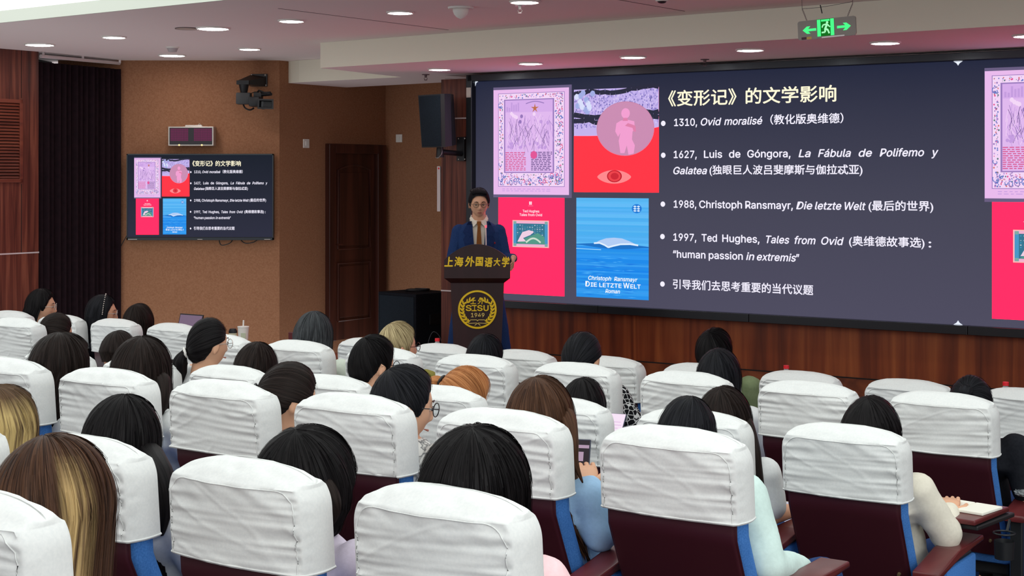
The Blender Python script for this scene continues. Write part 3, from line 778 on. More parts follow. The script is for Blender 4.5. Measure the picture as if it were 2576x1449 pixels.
# ------------------------------------------------------------------ auditorium chairs
def yb(z):                                            # rear surface of the chair back, forward offset at height z
    if z >= 0.74: return -0.055 + (CH - z) * 0.07
    return -0.055 + 0.0196 + (0.74 - z) * 0.46
def back_solid(bm, z0, z1, w0, t0, yoff, R=0.10, T=0.06, nz=40, nxr=44, wr=0.0, seed=0, arch=0.012, taper=0.0):
    rings = []
    for k in range(nz + 1):
        z = z0 + (z1 - z0) * (1 - (1 - k / nz) ** 1.6)
        w = w0 * (1 - taper * (z1 - z)) if taper else w0
        if R and z > z1 - R: w = w0 - R + math.sqrt(max(0, R * R - (z - (z1 - R)) ** 2))
        t = t0
        if T and z > z1 - T: t = t0 * (0.25 + 0.75 * math.sqrt(max(0, 1 - ((z - (z1 - T)) / T) ** 2)))
        dt = (t0 - t) * 0.5
        y0 = yb(z) + yoff + dt; rc = min(0.022, t * 0.4)
        ring = []
        def put(x, y, side):
            zz = z - arch * (x / w0) ** 2
            if wr:
                ex = math.exp(-(w - abs(x)) / 0.11); tp = math.exp(-(z1 - z) / 0.06)
                n1 = noise.noise((x * 5 + seed * 7.3, z * 44 + x * 5 * math.sin(seed), seed)) * (0.35 + 1.0 * ex)
                n2 = noise.noise((x * 14 + 3.1, z * 26 + seed, seed * 3.3)) * tp * 1.7
                n3 = noise.noise((x * 6 + seed, z * 8 - x * 5, 9.1 + seed)) * 0.9
                r_ = abs(noise.noise((x * 3.2 - seed, z * 15 + x * 7 * math.cos(seed * 2), seed * 1.7)))
                n4 = max(0, 0.12 - r_) * 6 * (0.4 + 0.6 * ex)
                d = wr * (n1 + n2 + n3 + n4)
                if side == 'r': y -= d
                elif side == 'f': y += d
                else: x += d * 0.6 * (1 if x > 0 else -1)
            ring.append(Vector((x, y, zz)))
        for i in range(nxr + 1):
            q = i / nxr; x = (2 * q - 1) * (w - rc)
            put(x, y0 - 0.016 * (1 - (2 * q - 1) ** 2), 'r')
        for a in (30, 60): put(w - rc + rc * math.sin(math.radians(a)), y0 + rc - rc * math.cos(math.radians(a)), 'c')
        for i in range(5): put(w + 0.006 * math.sin(math.pi * i / 4), y0 + rc + (t - 2 * rc) * i / 4, 's')
        for a in (30, 60): put(w - rc + rc * math.cos(math.radians(a)), y0 + t - rc + rc * math.sin(math.radians(a)), 'c')
        for i in range(13): put((w - rc) * (1 - 2 * i / 12), y0 + t + 0.012 * (1 - (2 * i / 12 - 1) ** 2), 'f')
        for a in (60, 30): put(-(w - rc + rc * math.cos(math.radians(a))), y0 + t - rc + rc * math.sin(math.radians(a)), 'c')
        for i in range(5): put(-(w + 0.006 * math.sin(math.pi * i / 4)), y0 + rc + (t - 2 * rc) * (1 - i / 4), 's')
        for a in (60, 30): put(-(w - rc + rc * math.sin(math.radians(a))), y0 + rc - rc * math.cos(math.radians(a)), 'c')
        rings.append(ring)
    loft(bm, rings)
    return rings
def cover_mesh(seed):
    # slip cover: flat rear face up to a stitched edge, a sloping crown above it, side gussets
    bm = bmesh.new()
    z0, w0, t0, RC = 0.778, 0.215, 0.116, 0.082
    zr, zap = CH - 0.046, CH                          # rear edge of the crown, its apex
    rings = []; NZ, NC, NXR = 46, 12, 60
    def hwid(z, top):
        w = w0 * (1.0 + 0.02 * (zr - z))
        if z > top - RC: w = w0 - RC + math.sqrt(max(0, RC * RC - (z - (top - RC)) ** 2))
        return w
    def wrinkle(x, z, w):
        dx = w - abs(x); ex = math.exp(-dx / 0.09); tp = math.exp(-max(0, zr - z) / 0.05); bt = math.exp(-(z - z0) / 0.05)
        n1 = noise.noise((x * 3.2 + seed * 7.3, z * 74 + x * 5 * math.sin(seed), seed)) * (0.3 + 2.3 * ex)
        n2 = noise.noise((x * 16 + 3.1, z * 34 + x * 9 + seed, seed * 3.3)) * tp * 1.6
        n3 = noise.noise((x * 5 + seed, z * 9 - x * 5, 9.1 + seed)) * 1.1
        r_ = abs(noise.noise((x * 2.6 - seed, z * 13 + x * 6 * math.cos(seed * 2), seed * 1.7)))
        n4 = max(0, 0.10 - r_) * 12 * (0.35 + 0.65 * ex + 0.3 * bt)
        return (0.0046 * n1 + 0.0044 * n2 + 0.0052 * n3 + 0.0030 * n4) * min(1, dx / 0.012 + 0.15)
    for k in range(NZ + NC):
        crown = k >= NZ
        if not crown:
            q = k / (NZ - 1); z = z0 + (zr - z0) * (1 - (1 - q) ** 1.25); zr_, zf_ = z, z
            rs_ = 0.0; fs_ = max(0.0, (z - (CH - 0.07)) / 0.07) ** 2 * 0.02
            top = zr
        else:
            q = (k - NZ + 1) / NC
            z = zr; rs_ = q; fs_ = q
        ring = []
        if not crown:
            w = hwid(z, CH - 0.012); y0 = yb(z); rc = 0.012; t = t0
            for i in range(NXR + 1):
                u = 2 * i / NXR - 1; x = u * (w - rc)
                ring.append(Vector((x, y0 - 0.020 * (1 - u * u) - wrinkle(x, z, w), z)))
            for a in (30, 60): ring.append(Vector((w - rc + rc * math.sin(math.radians(a)), y0 + rc - rc * math.cos(math.radians(a)), z)))
            for i in range(9):
                f = i / 8; pk = 0.0035 * noise.noise((f * 6, z * 48, seed + 2)) * math.exp(-f / 0.3)
                ring.append(Vector((w + 0.007 * math.sin(math.pi * f) + pk, y0 + rc + (t - 2 * rc) * f, z)))
            for a in (60, 30): ring.append(Vector((w - rc + rc * math.sin(math.radians(a)), y0 + t - rc + rc * math.cos(math.radians(a)), z)))
            for i in range(13):
                u = 1 - 2 * i / 12; ring.append(Vector((u * (w - rc), y0 + t + 0.012 * (1 - u * u), z)))
            for a in (30, 60): ring.append(Vector((-(w - rc + rc * math.sin(math.radians(a))), y0 + t - rc + rc * math.cos(math.radians(a)), z)))
            for i in range(9):
                f = 1 - i / 8; pk = 0.0035 * noise.noise((f * 6, z * 48, seed + 5)) * math.exp(-f / 0.3)
                ring.append(Vector((-(w + 0.007 * math.sin(math.pi * f) + pk), y0 + rc + (t - 2 * rc) * f, z)))
            for a in (60, 30): ring.append(Vector((-(w - rc + rc * math.sin(math.radians(a))), y0 + rc - rc * math.cos(math.radians(a)), z)))
            base_ = ring
        else:
            # shrink the last ring towards the apex line, rising along a rounded profile
            cy = yb(zr) + t0 * 0.58
            for p in base_:
                s_ = 1 - q * 0.96
                x = p.x * (1 - 0.03 * q * q)
                y = cy + (p.y - cy) * s_
                rise = math.sin(q * math.pi / 2) if p.y < cy else math.sin(q * math.pi / 2)
                hgt = (zap - zr) * rise * (1 - min(1, abs(p.x) / (w0 - 0.002)) ** 2.7) ** 0.62
                fold = 0.0062 * math.sin(q * math.pi) * (noise.noise((p.x * 11 + seed, q * 2.2 + p.x * 3, seed * 2.9)) + 0.8 * noise.noise((p.x * 26 - seed, q * 3.4, seed)))
                ring.append(Vector((x, y, zr + hgt + fold)))
        rings.append(ring)
    loft(bm, rings)
    n_ = len(rings[0])
    def on_rear(x, z):
        r = min(rings[:NZ], key=lambda q_: abs(q_[0].z - z)); p = min(r[:NXR + 2], key=lambda v: abs(v.x - x))
        return Vector((x, p.y - 0.0012, z))
    ra_ = 0.055; xe = rings[20][NXR].x - 0.004
    path = [(xe, z0 + 0.004 + (zr - ra_ - z0) * k / 16) for k in range(17)] + [(xe - ra_ + ra_ * math.cos(a), zr - ra_ + ra_ * math.sin(a) - 0.003) for a in [math.pi / 2 * k / 8 for k in range(1, 9)]]
    full = path + [(xe - ra_ - (2 * xe - 2 * ra_) * k / 16, zr - 0.003) for k in range(1, 16)] + [(-x, z) for x, z in path[::-1]]
    tube(bm, [on_rear(x, z) for x, z in full], 0.0015, 5)
    hem = [rings[0][i] for i in range(n_)]
    tube(bm, [p + Vector((0, 0, 0.004)) + Vector((0, 0, 0)) for p in hem] + [hem[0] + Vector((0, 0, 0.004))], 0.003, 5)
    me = bpy.data.meshes.new('cover')
    bmesh.ops.recalc_face_normals(bm, faces=bm.faces[:])
    bm.to_mesh(me); bm.free()
    for p in me.polygons: p.use_smooth = True
    me.set_sharp_from_angle(angle=math.radians(75))
    me.materials.append(M['cover'])
    return me
COVERS = [cover_mesh(s * 1.37 + 0.4) for s in range(6)]

def armrest(parent, x):
    bm = bmesh.new()
    pts = [(-0.02, 0.612), (0.20, 0.650), (0.46, 0.655), (0.47, 0.632), (0.20, 0.624), (-0.02, 0.582)]
    vs = []
    for sx in (-0.046, 0.046): vs.append([bm.verts.new((x + sx, y, z)) for y, z in pts])
    bm.faces.new(vs[0]); bm.faces.new(vs[1][::-1])
    for i in range(6): bm.faces.new((vs[0][i], vs[0][(i + 1) % 6], vs[1][(i + 1) % 6], vs[1][i]))
    bmesh.ops.bevel(bm, geom=bm.edges[:], offset=0.007, segments=2, profile=0.5, affect='EDGES')
    a = obj('armrest', bm, M['maroon_top'], parent, True, label='maroon wood armrest')
    bm = bmesh.new(); box(bm, (x, 0.21, 0.31), (0.05, 0.36, 0.60), bev=0.006); obj('post', bm, M['black'], a)
    for sx in (-1, 1):
        bm = bmesh.new(); box(bm, (x + sx * 0.031, 0.235, 0.38), (0.02, 0.31, 0.44), bev=0.008); obj('side_panel', bm, M['blue'], a, True)
    return a
def make_chair(name, label):
    t = thing(name, label, 'chair', group='white-covered auditorium chairs')
    bm = bmesh.new(); back_solid(bm, 0.36, CH - 0.09, 0.196, 0.022, 0.010, nz=30, nxr=20, R=0.09, T=0.01, arch=0.01)
    bp = obj('back_panel', bm, M['maroon'], t, True, label='dark maroon rear shell')
    for x, z in ((0.165, 0.52), (0.16, 0.42), (-0.165, 0.52), (-0.16, 0.42)):
        bm = bmesh.new(); y = yb(z); cyl(bm, (x, y + 0.004, z), (x, y - 0.006, z - 0.003), 0.007, 0.005, 10); obj('bolt', bm, M['brass'], bp)
    bm = bmesh.new(); back_solid(bm, 0.40, CH - 0.08, 0.203, 0.076, 0.031, nz=30, nxr=12, R=0.09, T=0.04, arch=0.01); obj('backrest', bm, M['blue'], t, True, label='blue upholstered backrest')
    obj('cover', COVERS[0], M['cover'], t, label='white fabric slip cover')
    bm = bmesh.new(); box(bm, (0, 0.37, 0.37), (0.46, 0.42, 0.12), bev=0.03); obj('seat', bm, M['blue'], t, True)
    bm = bmesh.new(); box(bm, (0, 0.25, 0.30), (0.42, 0.10, 0.08), bev=0.01); box(bm, (0, 0.28, 0.01), (0.55, 0.34, 0.02)); box(bm, (-0.2, 0.25, 0.15), (0.05, 0.08, 0.28)); box(bm, (0.2, 0.25, 0.15), (0.05, 0.08, 0.28)); obj('base', bm, M['black'], t)
    armrest(t, 0.286)
    return t

PITCH = 0.58
def seat_pos(row, i):
    v, d, ph = ROWS[row]
    return uv_pt(v, ph + PITCH * i, row_z(row))
SEATS = [
 (0, 0, 'nearest white-covered chair cut off by the bottom left corner'),
 (1, 3, 'white-covered chair at left edge holding the person with blond and brown hair'),
 (1, 2, 'white-covered chair at left holding the person with straight black waist-length hair'),
 (1, 1, 'white-covered chair in the near row holding the person in a lilac top'),
 (1, 0, 'front-most white-covered chair at bottom centre, behind the person with a black bob'),
 (2, 5, 'white-covered chair at left edge behind the person with shoulder-length black hair'),
 (2, 4, 'white-covered chair at left behind the person with long wavy dark hair'),
 (2, 3, 'white-covered chair behind the person with a low ponytail and bare right ear'),
 (2, 2, 'white-covered chair behind the dark-haired person in round spectacles'),
 (2, 1, 'white-covered chair behind the long brown-haired person in light blue shirt'),
 (2, 0, 'white-covered chair behind the black-haired person in a mint green top'),
 (3, 0, 'white-covered chair behind the person in a cream shirt writing at right'),
 (3, 1, 'white-covered chair behind the long-haired person in white tee with blue piping'),
 (3, 2, 'white-covered chair right of the long brown hair, its person holding a pink-lit phone'),
 (3, 3, 'white-covered chair behind the person with ginger ponytail'),
 (3, 4, 'white-covered chair behind the short-haired man in grey blue shirt'),
 (3, 5, 'white-covered chair behind the round dark head, left of the short-haired man'),
 (3, 6, 'white-covered chair behind the person with ponytail tied by a white scrunchie'),
 (3, 7, 'white-covered chair at left, mostly hidden between two black-haired people'),
 (4, 0, 'white-covered chair at right behind the person in black with low bun'),
 (4, 1, 'empty white-covered chair in front of the cream shirted person, left of the low bun'),
 (4, 2, 'white-covered chair behind the long black hair, below the olive shirted man'),
 (4, 3, 'white-covered chair behind the tied black hair and black patterned top'),
 (4, 4, 'white-covered chair behind the short-haired man just below the lectern'),
 (4, 5, 'white-covered chair behind the blond short-haired man'),
 (4, 6, 'white-covered chair behind the person with straight greying hair'),
 (4, 7, 'empty white-covered chair behind the two drink cups, right of the scrunchie ponytail'),
 (4, 10, 'white-covered chair at left edge behind the person with brown combed-back hair'),
 (5, -1, 'white-covered front row chair cut off by the right edge, below red-capped bottle'),
 (5, 0, 'empty white-covered front row chair at right, left of the low bun head'),
 (5, 1, 'empty white-covered front row chair below the red-capped bottle, right of olive shirt'),
 (5, 2, 'white-covered front row chair behind the man in olive shirt'),
 (5, 3, 'empty white-covered front row chair right of the tied black hair'),
 (5, 4, 'empty white-covered front row chair at the lectern foot, right of the short-haired man'),
 (5, 5, 'empty white-covered front row chair below the red-capped bottle beside the lectern'),
 (5, 6, 'empty white-covered front row chair left of the man with grey blue shirt'),
 (5, 9, 'empty white-covered front row chair in front of the laptop'),
 (5, 10, 'white-covered front row chair behind the small dark bob, left of the laptop'),
 (5, 11, 'white-covered front row chair behind the woman with a beaded headband'),
 (5, 12, 'white-covered front row chair behind the woman in profile with spectacles'),
]
proto = None
CHAIRS = {}
for n_, (row, i, lab) in enumerate(SEATS):
    p = seat_pos(row, i)
    if proto is None:
        proto = make_chair('auditorium_chair', lab); proto.location = p; proto.rotation_euler = (0, 0, -TH); ch = proto
    else:
        ch = dup(proto, p, -TH, lab)
    for c in ch.children:
        if c.name.startswith('cover'): c.data = COVERS[(n_ * 5 + row) % 6]
    if row <= 2:
        for c in ch.children:
            if c.name.startswith('armrest'): c.scale.z = 0.915
    CHAIRS[(row, i)] = ch
# ------------------------------------------------------------------ people
def capsule(bm, a, b, ra, rb, seg=14):
    a = Vector(a); b = Vector(b); d = b - a; L = d.length
    q = d.to_track_quat('Z', 'Y').to_matrix()
    rings = []
    prof = [(-ra * math.cos(t), ra * math.sin(t)) for t in (0.05, 0.5, 1.0, 1.4)] + [(L + rb * math.cos(t), rb * math.sin(t)) for t in (1.4, 1.0, 0.5, 0.05)]
    for z, r in prof:
        rings.append([a + q @ Vector((r * math.cos(2 * math.pi * k / seg), r * math.sin(2 * math.pi * k / seg), z)) for k in range(seg)])
    loft(bm, rings)
def erings(bm, rows, seg=28, sq=2.3):                 # stacked super-elliptic rings: (centre, half width, half depth)
    rings = []
    for c, rx, ry in rows:
        c = Vector(c); r = []
        for k in range(seg):
            t = 2 * math.pi * k / seg; ct, st_ = math.cos(t), math.sin(t)
            r.append(c + Vector((rx * math.copysign(abs(ct) ** (2 / sq), ct), ry * math.copysign(abs(st_) ** (2 / sq), st_), 0)))
        rings.append(r)
    loft(bm, rings)
def remesh(bm, voxel, it=4, name='body'):
    bmesh.ops.recalc_face_normals(bm, faces=bm.faces[:])
    me = bpy.data.meshes.new(name); bm.to_mesh(me); bm.free()
    o = bpy.data.objects.new('sculpt', me)
    md = o.modifiers.new('r', 'REMESH'); md.mode = 'VOXEL'; md.voxel_size = voxel; md.use_smooth_shade = True
    if it:
        ms = o.modifiers.new('s', 'SMOOTH'); ms.iterations = it; ms.factor = 0.5
    out = evaluated(o)
    bpy.data.meshes.remove(me)
    out.name = name
    for p in out.polygons: p.use_smooth = True
    return out
def ripple(me, f, fz, amp, seed):
    co = [v.co.copy() for v in me.vertices]; no = [v.normal.copy() for v in me.vertices]; flat = []
    for q, n in zip(co, no): flat.extend(q + n * (noise.noise((q.x * f + seed, q.y * f, q.z * fz + seed)) * amp))
    me.vertices.foreach_set('co', flat); me.update()
def gs(x, s): return math.exp(-(x / s) ** 2)
SKA, SKB, SKC = 0.076, 0.096, 0.112                   # skull half axes (side, front-back, up)
def head_bm(bm, Hm, sub=4, ears=1.0, fem=False):
    r = bmesh.ops.create_icosphere(bm, subdivisions=sub, radius=1.0)
    for v in r['verts']:
        x, y, z = v.co
        X, Y, Z = x * SKA, y * SKB, z * SKC
        if z < 0:
            X *= 1 - 0.24 * (-z) ** 1.5
            if y < 0: Y *= 1 - 0.42 * (-z) ** 1.2
        if y > 0:
            Y *= 0.93
            f = min(1.0, y * 1.6)
            nz = Z + 0.026
            Y += f * (0.024 * gs(X, 0.011) * gs(nz, 0.016) + 0.013 * gs(X, 0.008) * gs(Z - 0.002, 0.026))
            Y += f * 0.007 * (gs(X - 0.012, 0.007) + gs(X + 0.012, 0.007)) * gs(Z + 0.034, 0.008)
            Y -= f * 0.009 * (gs(X - 0.031, 0.016) + gs(X + 0.031, 0.016)) * gs(Z - 0.006, 0.012)
            Y += f * 0.004 * gs(Z - 0.028, 0.011) * gs(X, 0.05)
            Y += f * 0.007 * gs(X, 0.022) * (gs(Z + 0.058, 0.006) + 1.1 * gs(Z + 0.070, 0.007))
            Y -= f * 0.004 * gs(X, 0.020) * gs(Z + 0.064, 0.003)
            Y += f * 0.010 * gs(X, 0.024) * gs(Z + 0.098, 0.018)
            Y += f * 0.004 * (gs(X - 0.045, 0.02) + gs(X + 0.045, 0.02)) * gs(Z + 0.022, 0.02)
        v.co = Hm @ Vector((X, Y, Z))
    if ears:
        for s in (-1, 1):
            m = Matrix.Rotation(s * math.radians(-14), 4, 'Z') @ Matrix.Rotation(math.radians(-8), 4, 'X')
            vs = ball(bm, (0, 0, 0), (0.010, 0.019, 0.032), 14)
            for v in vs:
                q = v.co.copy()
                if q.x * s > 0: q.x -= s * 0.007 * gs((q.y - 0.002) / 0.019, 0.55) * gs(q.z / 0.032, 0.6)
                if q.z < 0: q.y *= 0.75
                v.co = Hm @ (Vector((s * (SKA + 0.004 * ears - 0.006 * (1 - ears)), -0.010, -0.014)) + (m @ (q * (0.55 + 0.45 * ears))))
def hand(bm, wrist, d, palm_n, s=1.0, curl=0.5, left=False):
    # a palm with four bent fingers and a thumb from its side
    d = Vector(d).normalized(); n = Vector(palm_n); n = (n - d * n.dot(d)).normalized(); a = d.cross(n)
    if left: a = -a
    w = Vector(wrist)
    pl = 0.085 * s
    rings = []
    for q, hw, ht in ((0.0, 0.026, 0.019), (0.3, 0.036, 0.016), (0.7, 0.041, 0.014), (1.0, 0.040, 0.011)):
        c = w + d * pl * q
        rings.append([c + a * hw * s * math.cos(2 * math.pi * k / 12) + n * ht * s * math.sin(2 * math.pi * k / 12) for k in range(12)])
    loft(bm, rings)
    for k, ln_ in enumerate((0.066, 0.076, 0.070, 0.054)):
        p = w + d * (pl - 0.006) + a * s * (-0.031 + 0.0205 * k); ang = curl * 0.55
        r = (0.0088 if k < 3 else 0.0076) * s
        for j, fr in enumerate((0.46, 0.30, 0.24)):
            dd = d * math.cos(ang) + n * math.sin(ang)
            q = p + dd * ln_ * s * fr
            capsule(bm, p, q, r, r * 0.9, 8); p = q; r *= 0.9; ang += curl * (0.9 - 0.1 * k)
    p = w + d * pl * 0.25 - a * s * 0.030
    d1 = (d * 0.75 - a * 0.62 + n * 0.35 * curl).normalized()
    q = p + d1 * 0.042 * s; capsule(bm, p, q, 0.0115 * s, 0.0095 * s, 8)
    d2 = (d * 0.9 - a * 0.18 + n * 0.6 * curl).normalized()
    capsule(bm, q, q + d2 * 0.030 * s, 0.0092 * s, 0.0075 * s, 8)

def hairline(azd):                                    # lowest hair height (unit) for a bearing from the face, degrees
    tab = [(0, 0.66), (30, 0.62), (50, 0.45), (64, 0.12), (74, -0.2), (84, -0.2), (98, 0.0), (110, -0.30), (128, -0.62), (180, -0.80)]
    for (a, z0), (b, z1) in zip(tab, tab[1:]):
        if azd <= b: return z0 + (z1 - z0) * (azd - a) / (b - a)
    return -0.8
def scalp(d):
    k = 1.0 / math.sqrt((d.x / SKA) ** 2 + (d.y / SKB) ** 2 + (d.z / SKC) ** 2)
    p = d * k
    n = Vector((p.x / SKA ** 2, p.y / SKB ** 2, p.z / SKC ** 2)).normalized()
    return p, n
def bearing(d): return math.degrees(abs(math.atan2(d.x / SKA, d.y / SKB)))
def hair(parent, mat_, Hm, pole=(0, -0.35, 1), th=0.014, length=0.0, front=38, seated=True, seed=0, amp=0.004, flare=0.0, curl=0.0, drift=(0, 0), jit=0.02, nA=150, strands=160, wave=0.0, fringe=0.0, eq=-0.05, name='hair', top=0.0, ks=1.0):
    P = Vector(pole).normalized()
    e1 = P.cross(Vector((0, 0, 1)) if abs(P.z) < 0.8 else Vector((0, 1, 0))).normalized(); e2 = P.cross(e1)
    cols = []; kinds = []
    R = random.Random(seed * 31 + 5)
    K1, K2 = 16, 16
    for j in range(nA):
        az = 2 * math.pi * j / nA
        def dirat(ph): return P * math.cos(ph) + (e1 * math.cos(az) + e2 * math.sin(az)) * math.sin(ph)
        def unit(d):
            p, n = scalp(d); return Vector((p.x / SKA, p.y / SKB, p.z / SKC))
        ph = 0.12; stop = None; long_ = False
        while ph < 3.05:
            u = unit(dirat(ph)); b = math.degrees(abs(math.atan2(u.x, u.y)))
            if length > 0 and b > front and u.z < eq: long_ = True; break
            if not (length > 0 and b > front) and u.z < hairline(b) - (fringe if b < front else 0): break
            ph += 0.03
        g1 = noise.noise((math.cos(az) * 5 + seed, math.sin(az) * 5, seed * 2.1)); g2 = noise.noise((j * 0.45, seed * 3.7, 1.0)); g3 = R.uniform(-1, 1)
        pts = []
        for k in range(K1):
            q = k / (K1 - 1); p_ = 0.02 + (ph - 0.02) * q
            pp, n = scalp(dirat(p_))
            t_ = th * ks
            if not long_: t_ *= 1 - 0.85 * max(0, (q - 0.82) / 0.18)
            nn = 0.6 * g1 + 0.5 * noise.noise((j * 0.45, q * 1.2, seed)) + 0.12 * g3 + 0.5 * noise.noise((math.cos(az) * 3, math.sin(az) * 3, q * 2.0 + seed))
            zb_ = top * max(0, pp.z / SKC)
            pts.append(pp + n * (t_ + amp * nn * min(1, q * 1.6) + zb_))
        if long_:
            p0 = pts[-1]; L = length * (1 + jit * 3 * g2 + jit * g3)
            r0 = Vector((p0.x, p0.y, 0))
            tang = (pts[-1] - pts[-2]).normalized()
            p = p0
            for k in range(1, K2 + 1):
                q = k / K2
                sc_ = 1 + flare * math.sin(q * math.pi * 0.5) - curl * max(0, q - 0.55) ** 1.5 * 3.0 - 0.05 * q
                off = r0 * sc_
                w_ = wave * math.sin(q * 9 + g1 * 5 + seed)
                off += r0.normalized() * (amp * (0.8 * noise.noise((j * 0.45, q * 1.5 + 3, seed)) + 0.18 * g3) + w_)
                pts.append(Vector((off.x + drift[0] * q * q, off.y + drift[1] * q, p0.z - L * q)))
        else:
            pts += [pts[-1]] * 0
        cols.append(pts); kinds.append(long_)
    bm = bmesh.new(); uvl = bm.loops.layers.uv.new('UVMap')
    def place(p):
        q = Hm @ p
        if seated and q.z < CH + 0.05: q.y = max(q.y, yb(min(q.z, CH)) + 0.122 - max(0, q.z - CH + 0.03) * 1.5)      # hair lies against the chair back
        return q
    vv = [[bm.verts.new(place(p)) for p in c] for c in cols]
    for j in range(nA):
        a, b = vv[j], vv[(j + 1) % nA]
        n_ = min(len(a), len(b))
        for k in range(n_ - 1):
            f = bm.faces.new((a[k], a[k + 1], b[k + 1], b[k]))
            for lp, (u, v) in zip(f.loops, ((j / nA, k), (j / nA, k + 1), ((j + 1) / nA, k + 1), ((j + 1) / nA, k))): lp[uvl].uv = (u, v / 20)
    pc = Hm @ (scalp(P)[0] + scalp(P)[1] * (th * ks + top * max(0, scalp(P)[0].z / SKC)))
    pv = bm.verts.new(pc)
    for j in range(nA):
        f = bm.faces.new((pv, vv[j][0], vv[(j + 1) % nA][0]))
        for lp in f.loops: lp[uvl].uv = (j / nA, 0)
    for s_ in range(strands):                         # loose locks lying on the surface
        j = R.randrange(nA); c = cols[j]; lift = R.uniform(0.0008, 0.0035); wd = R.uniform(0.0005, 0.0013)
        k0 = R.randrange(0, max(1, len(c) // 2)); k1 = min(len(c) - 1, k0 + R.randrange(6, 22)); sw = R.uniform(-0.012, 0.012)
        prev = None
        for k in range(k0, k1 + 1):
            q = (k - k0) / max(1, k1 - k0); p = c[k]
            n = Vector((p.x / SKA ** 2, p.y / SKB ** 2, max(0, p.z) / SKC ** 2)).normalized()
            sd = n.cross(Vector((0, 0, 1)) if abs(n.z) < 0.95 else Vector((1, 0, 0))).normalized()
            c_ = p + n * lift * (0.4 + q) + sd * sw * q; w_ = wd * (1 - 0.8 * q)
            cur = (bm.verts.new(place(c_ - sd * w_)), bm.verts.new(place(c_ + sd * w_ + n * 0.0006)))
            if prev:
                f = bm.faces.new((prev[0], cur[0], cur[1], prev[1]))
                for lp in f.loops: lp[uvl].uv = (j / nA, k / 20)
            prev = cur
    me = bpy.data.meshes.new(name); bm.to_mesh(me); bm.free()
    for p in me.polygons: p.use_smooth = True
    return obj(name, me, mat_, parent)
def face(parent, Hm):                                 # eyes and brows
    for sx in (-1, 1):
        bm = bmesh.new(); ball(bm, Hm @ Vector((sx * 0.031, 0.0765, 0.003)), (0.0105, 0.0100, 0.0040), 12); ey = obj('eye', bm, M['eye_white'], parent, True)
        bm = bmesh.new(); ball(bm, Hm @ Vector((sx * 0.031, 0.0850, 0.002)), (0.0046, 0.003, 0.0042), 10); obj('iris', bm, M['iris'], ey, True)
        bm = bmesh.new(); tube(bm, [Hm @ Vector(q) for q in ((sx * 0.014, 0.0885, 0.026), (sx * 0.03, 0.0868, 0.031), (sx * 0.046, 0.078, 0.026))], [0.0018, 0.0026, 0.0012], 8); obj('eyebrow', bm, M['iris'], parent, True)
        bm = bmesh.new(); tube(bm, [Hm @ Vector(q) for q in ((sx * 0.018, 0.086, 0.004), (sx * 0.031, 0.0875, 0.009), (sx * 0.045, 0.081, 0.005))], 0.0018, 6); obj('eyelid', bm, M['iris'], parent, True)
    bm = bmesh.new(); tube(bm, [Hm @ Vector(q) for q in ((-0.018, 0.090, -0.064), (0.0, 0.0985, -0.0645), (0.018, 0.090, -0.064))], [0.001, 0.004, 0.001], 8); obj('lips', bm, M['lips'], parent, True)
def lock(parent, mat_, pts, rads, seed=0, name='ponytail', n=26, ridges=9, world=None):
    sp_ = spline(pts, n); rs = []
    for i in range(n + 1):
        t = i / n * (len(rads) - 1); a = int(min(t, len(rads) - 2)); rs.append(rads[a] + (rads[a + 1] - rads[a]) * (t - a))
    bm = bmesh.new(); uvl = bm.loops.layers.uv.new('UVMap'); seg = 40; rings = []
    for i, p in enumerate(sp_):
        d = (sp_[min(i + 1, n)] - sp_[max(i - 1, 0)]).normalized(); a = d.cross(Vector((0, 1, 0.2))).normalized(); b = a.cross(d)
        rg = []
        for k in range(seg):
            t = 2 * math.pi * k / seg
            r = rs[i] * (1 + 0.16 * noise.noise((math.cos(t) * 3, math.sin(t) * 3, seed + i * 0.05)) + 0.14 * noise.noise((k * 1.3, seed, i * 0.03)))
            rg.append(p + (a * math.cos(t) + b * math.sin(t)) * r)
        rings.append(rg)
    vr = [[bm.verts.new(p) for p in r] for r in rings]
    for i in range(n):
        for k in range(seg):
            f = bm.faces.new((vr[i][k], vr[i][(k + 1) % seg], vr[i + 1][(k + 1) % seg], vr[i + 1][k]))
            for lp, (u, v) in zip(f.loops, ((k, i), (k + 1, i), (k + 1, i + 1), (k, i + 1))): lp[uvl].uv = (u / seg * 0.5, v / 20)
    bm.faces.new(vr[0]); bm.faces.new(vr[-1])
    return obj(name, bm, mat_, parent, 'all')
def spectacles(parent, Hm, col, r=0.0215, label='thin-framed spectacles'):
    bm = bmesh.new()
    rx = Matrix.Rotation(math.pi / 2, 4, 'X')
    for s in (-1, 1):
        torus(bm, Vector((s * 0.033, 0.098, 0.004)), r, 0.0016, rx, 28, 6)
        tube(bm, [(s * (0.033 + r), 0.097, 0.008), (s * 0.076, 0.070, 0.008), (s * 0.083, 0.0, 0.004), (s * 0.084, -0.014, -0.004)], 0.0016, 6)
    tube(bm, [(-0.011, 0.099, 0.008), (0, 0.103, 0.011), (0.011, 0.099, 0.008)], 0.0014, 6)
    for v in bm.verts: v.co = Hm @ v.co
    g = obj('spectacles', bm, col, parent, True, label=label)
    for s in (-1, 1):
        bm = bmesh.new(); cyl(bm, (s * 0.033, 0.0978, 0.004), (s * 0.033, 0.0984, 0.004), r - 0.001, None, 24)
        for v in bm.verts: v.co = Hm @ v.co
        obj('lens', bm, M['lens'], g)
    return g

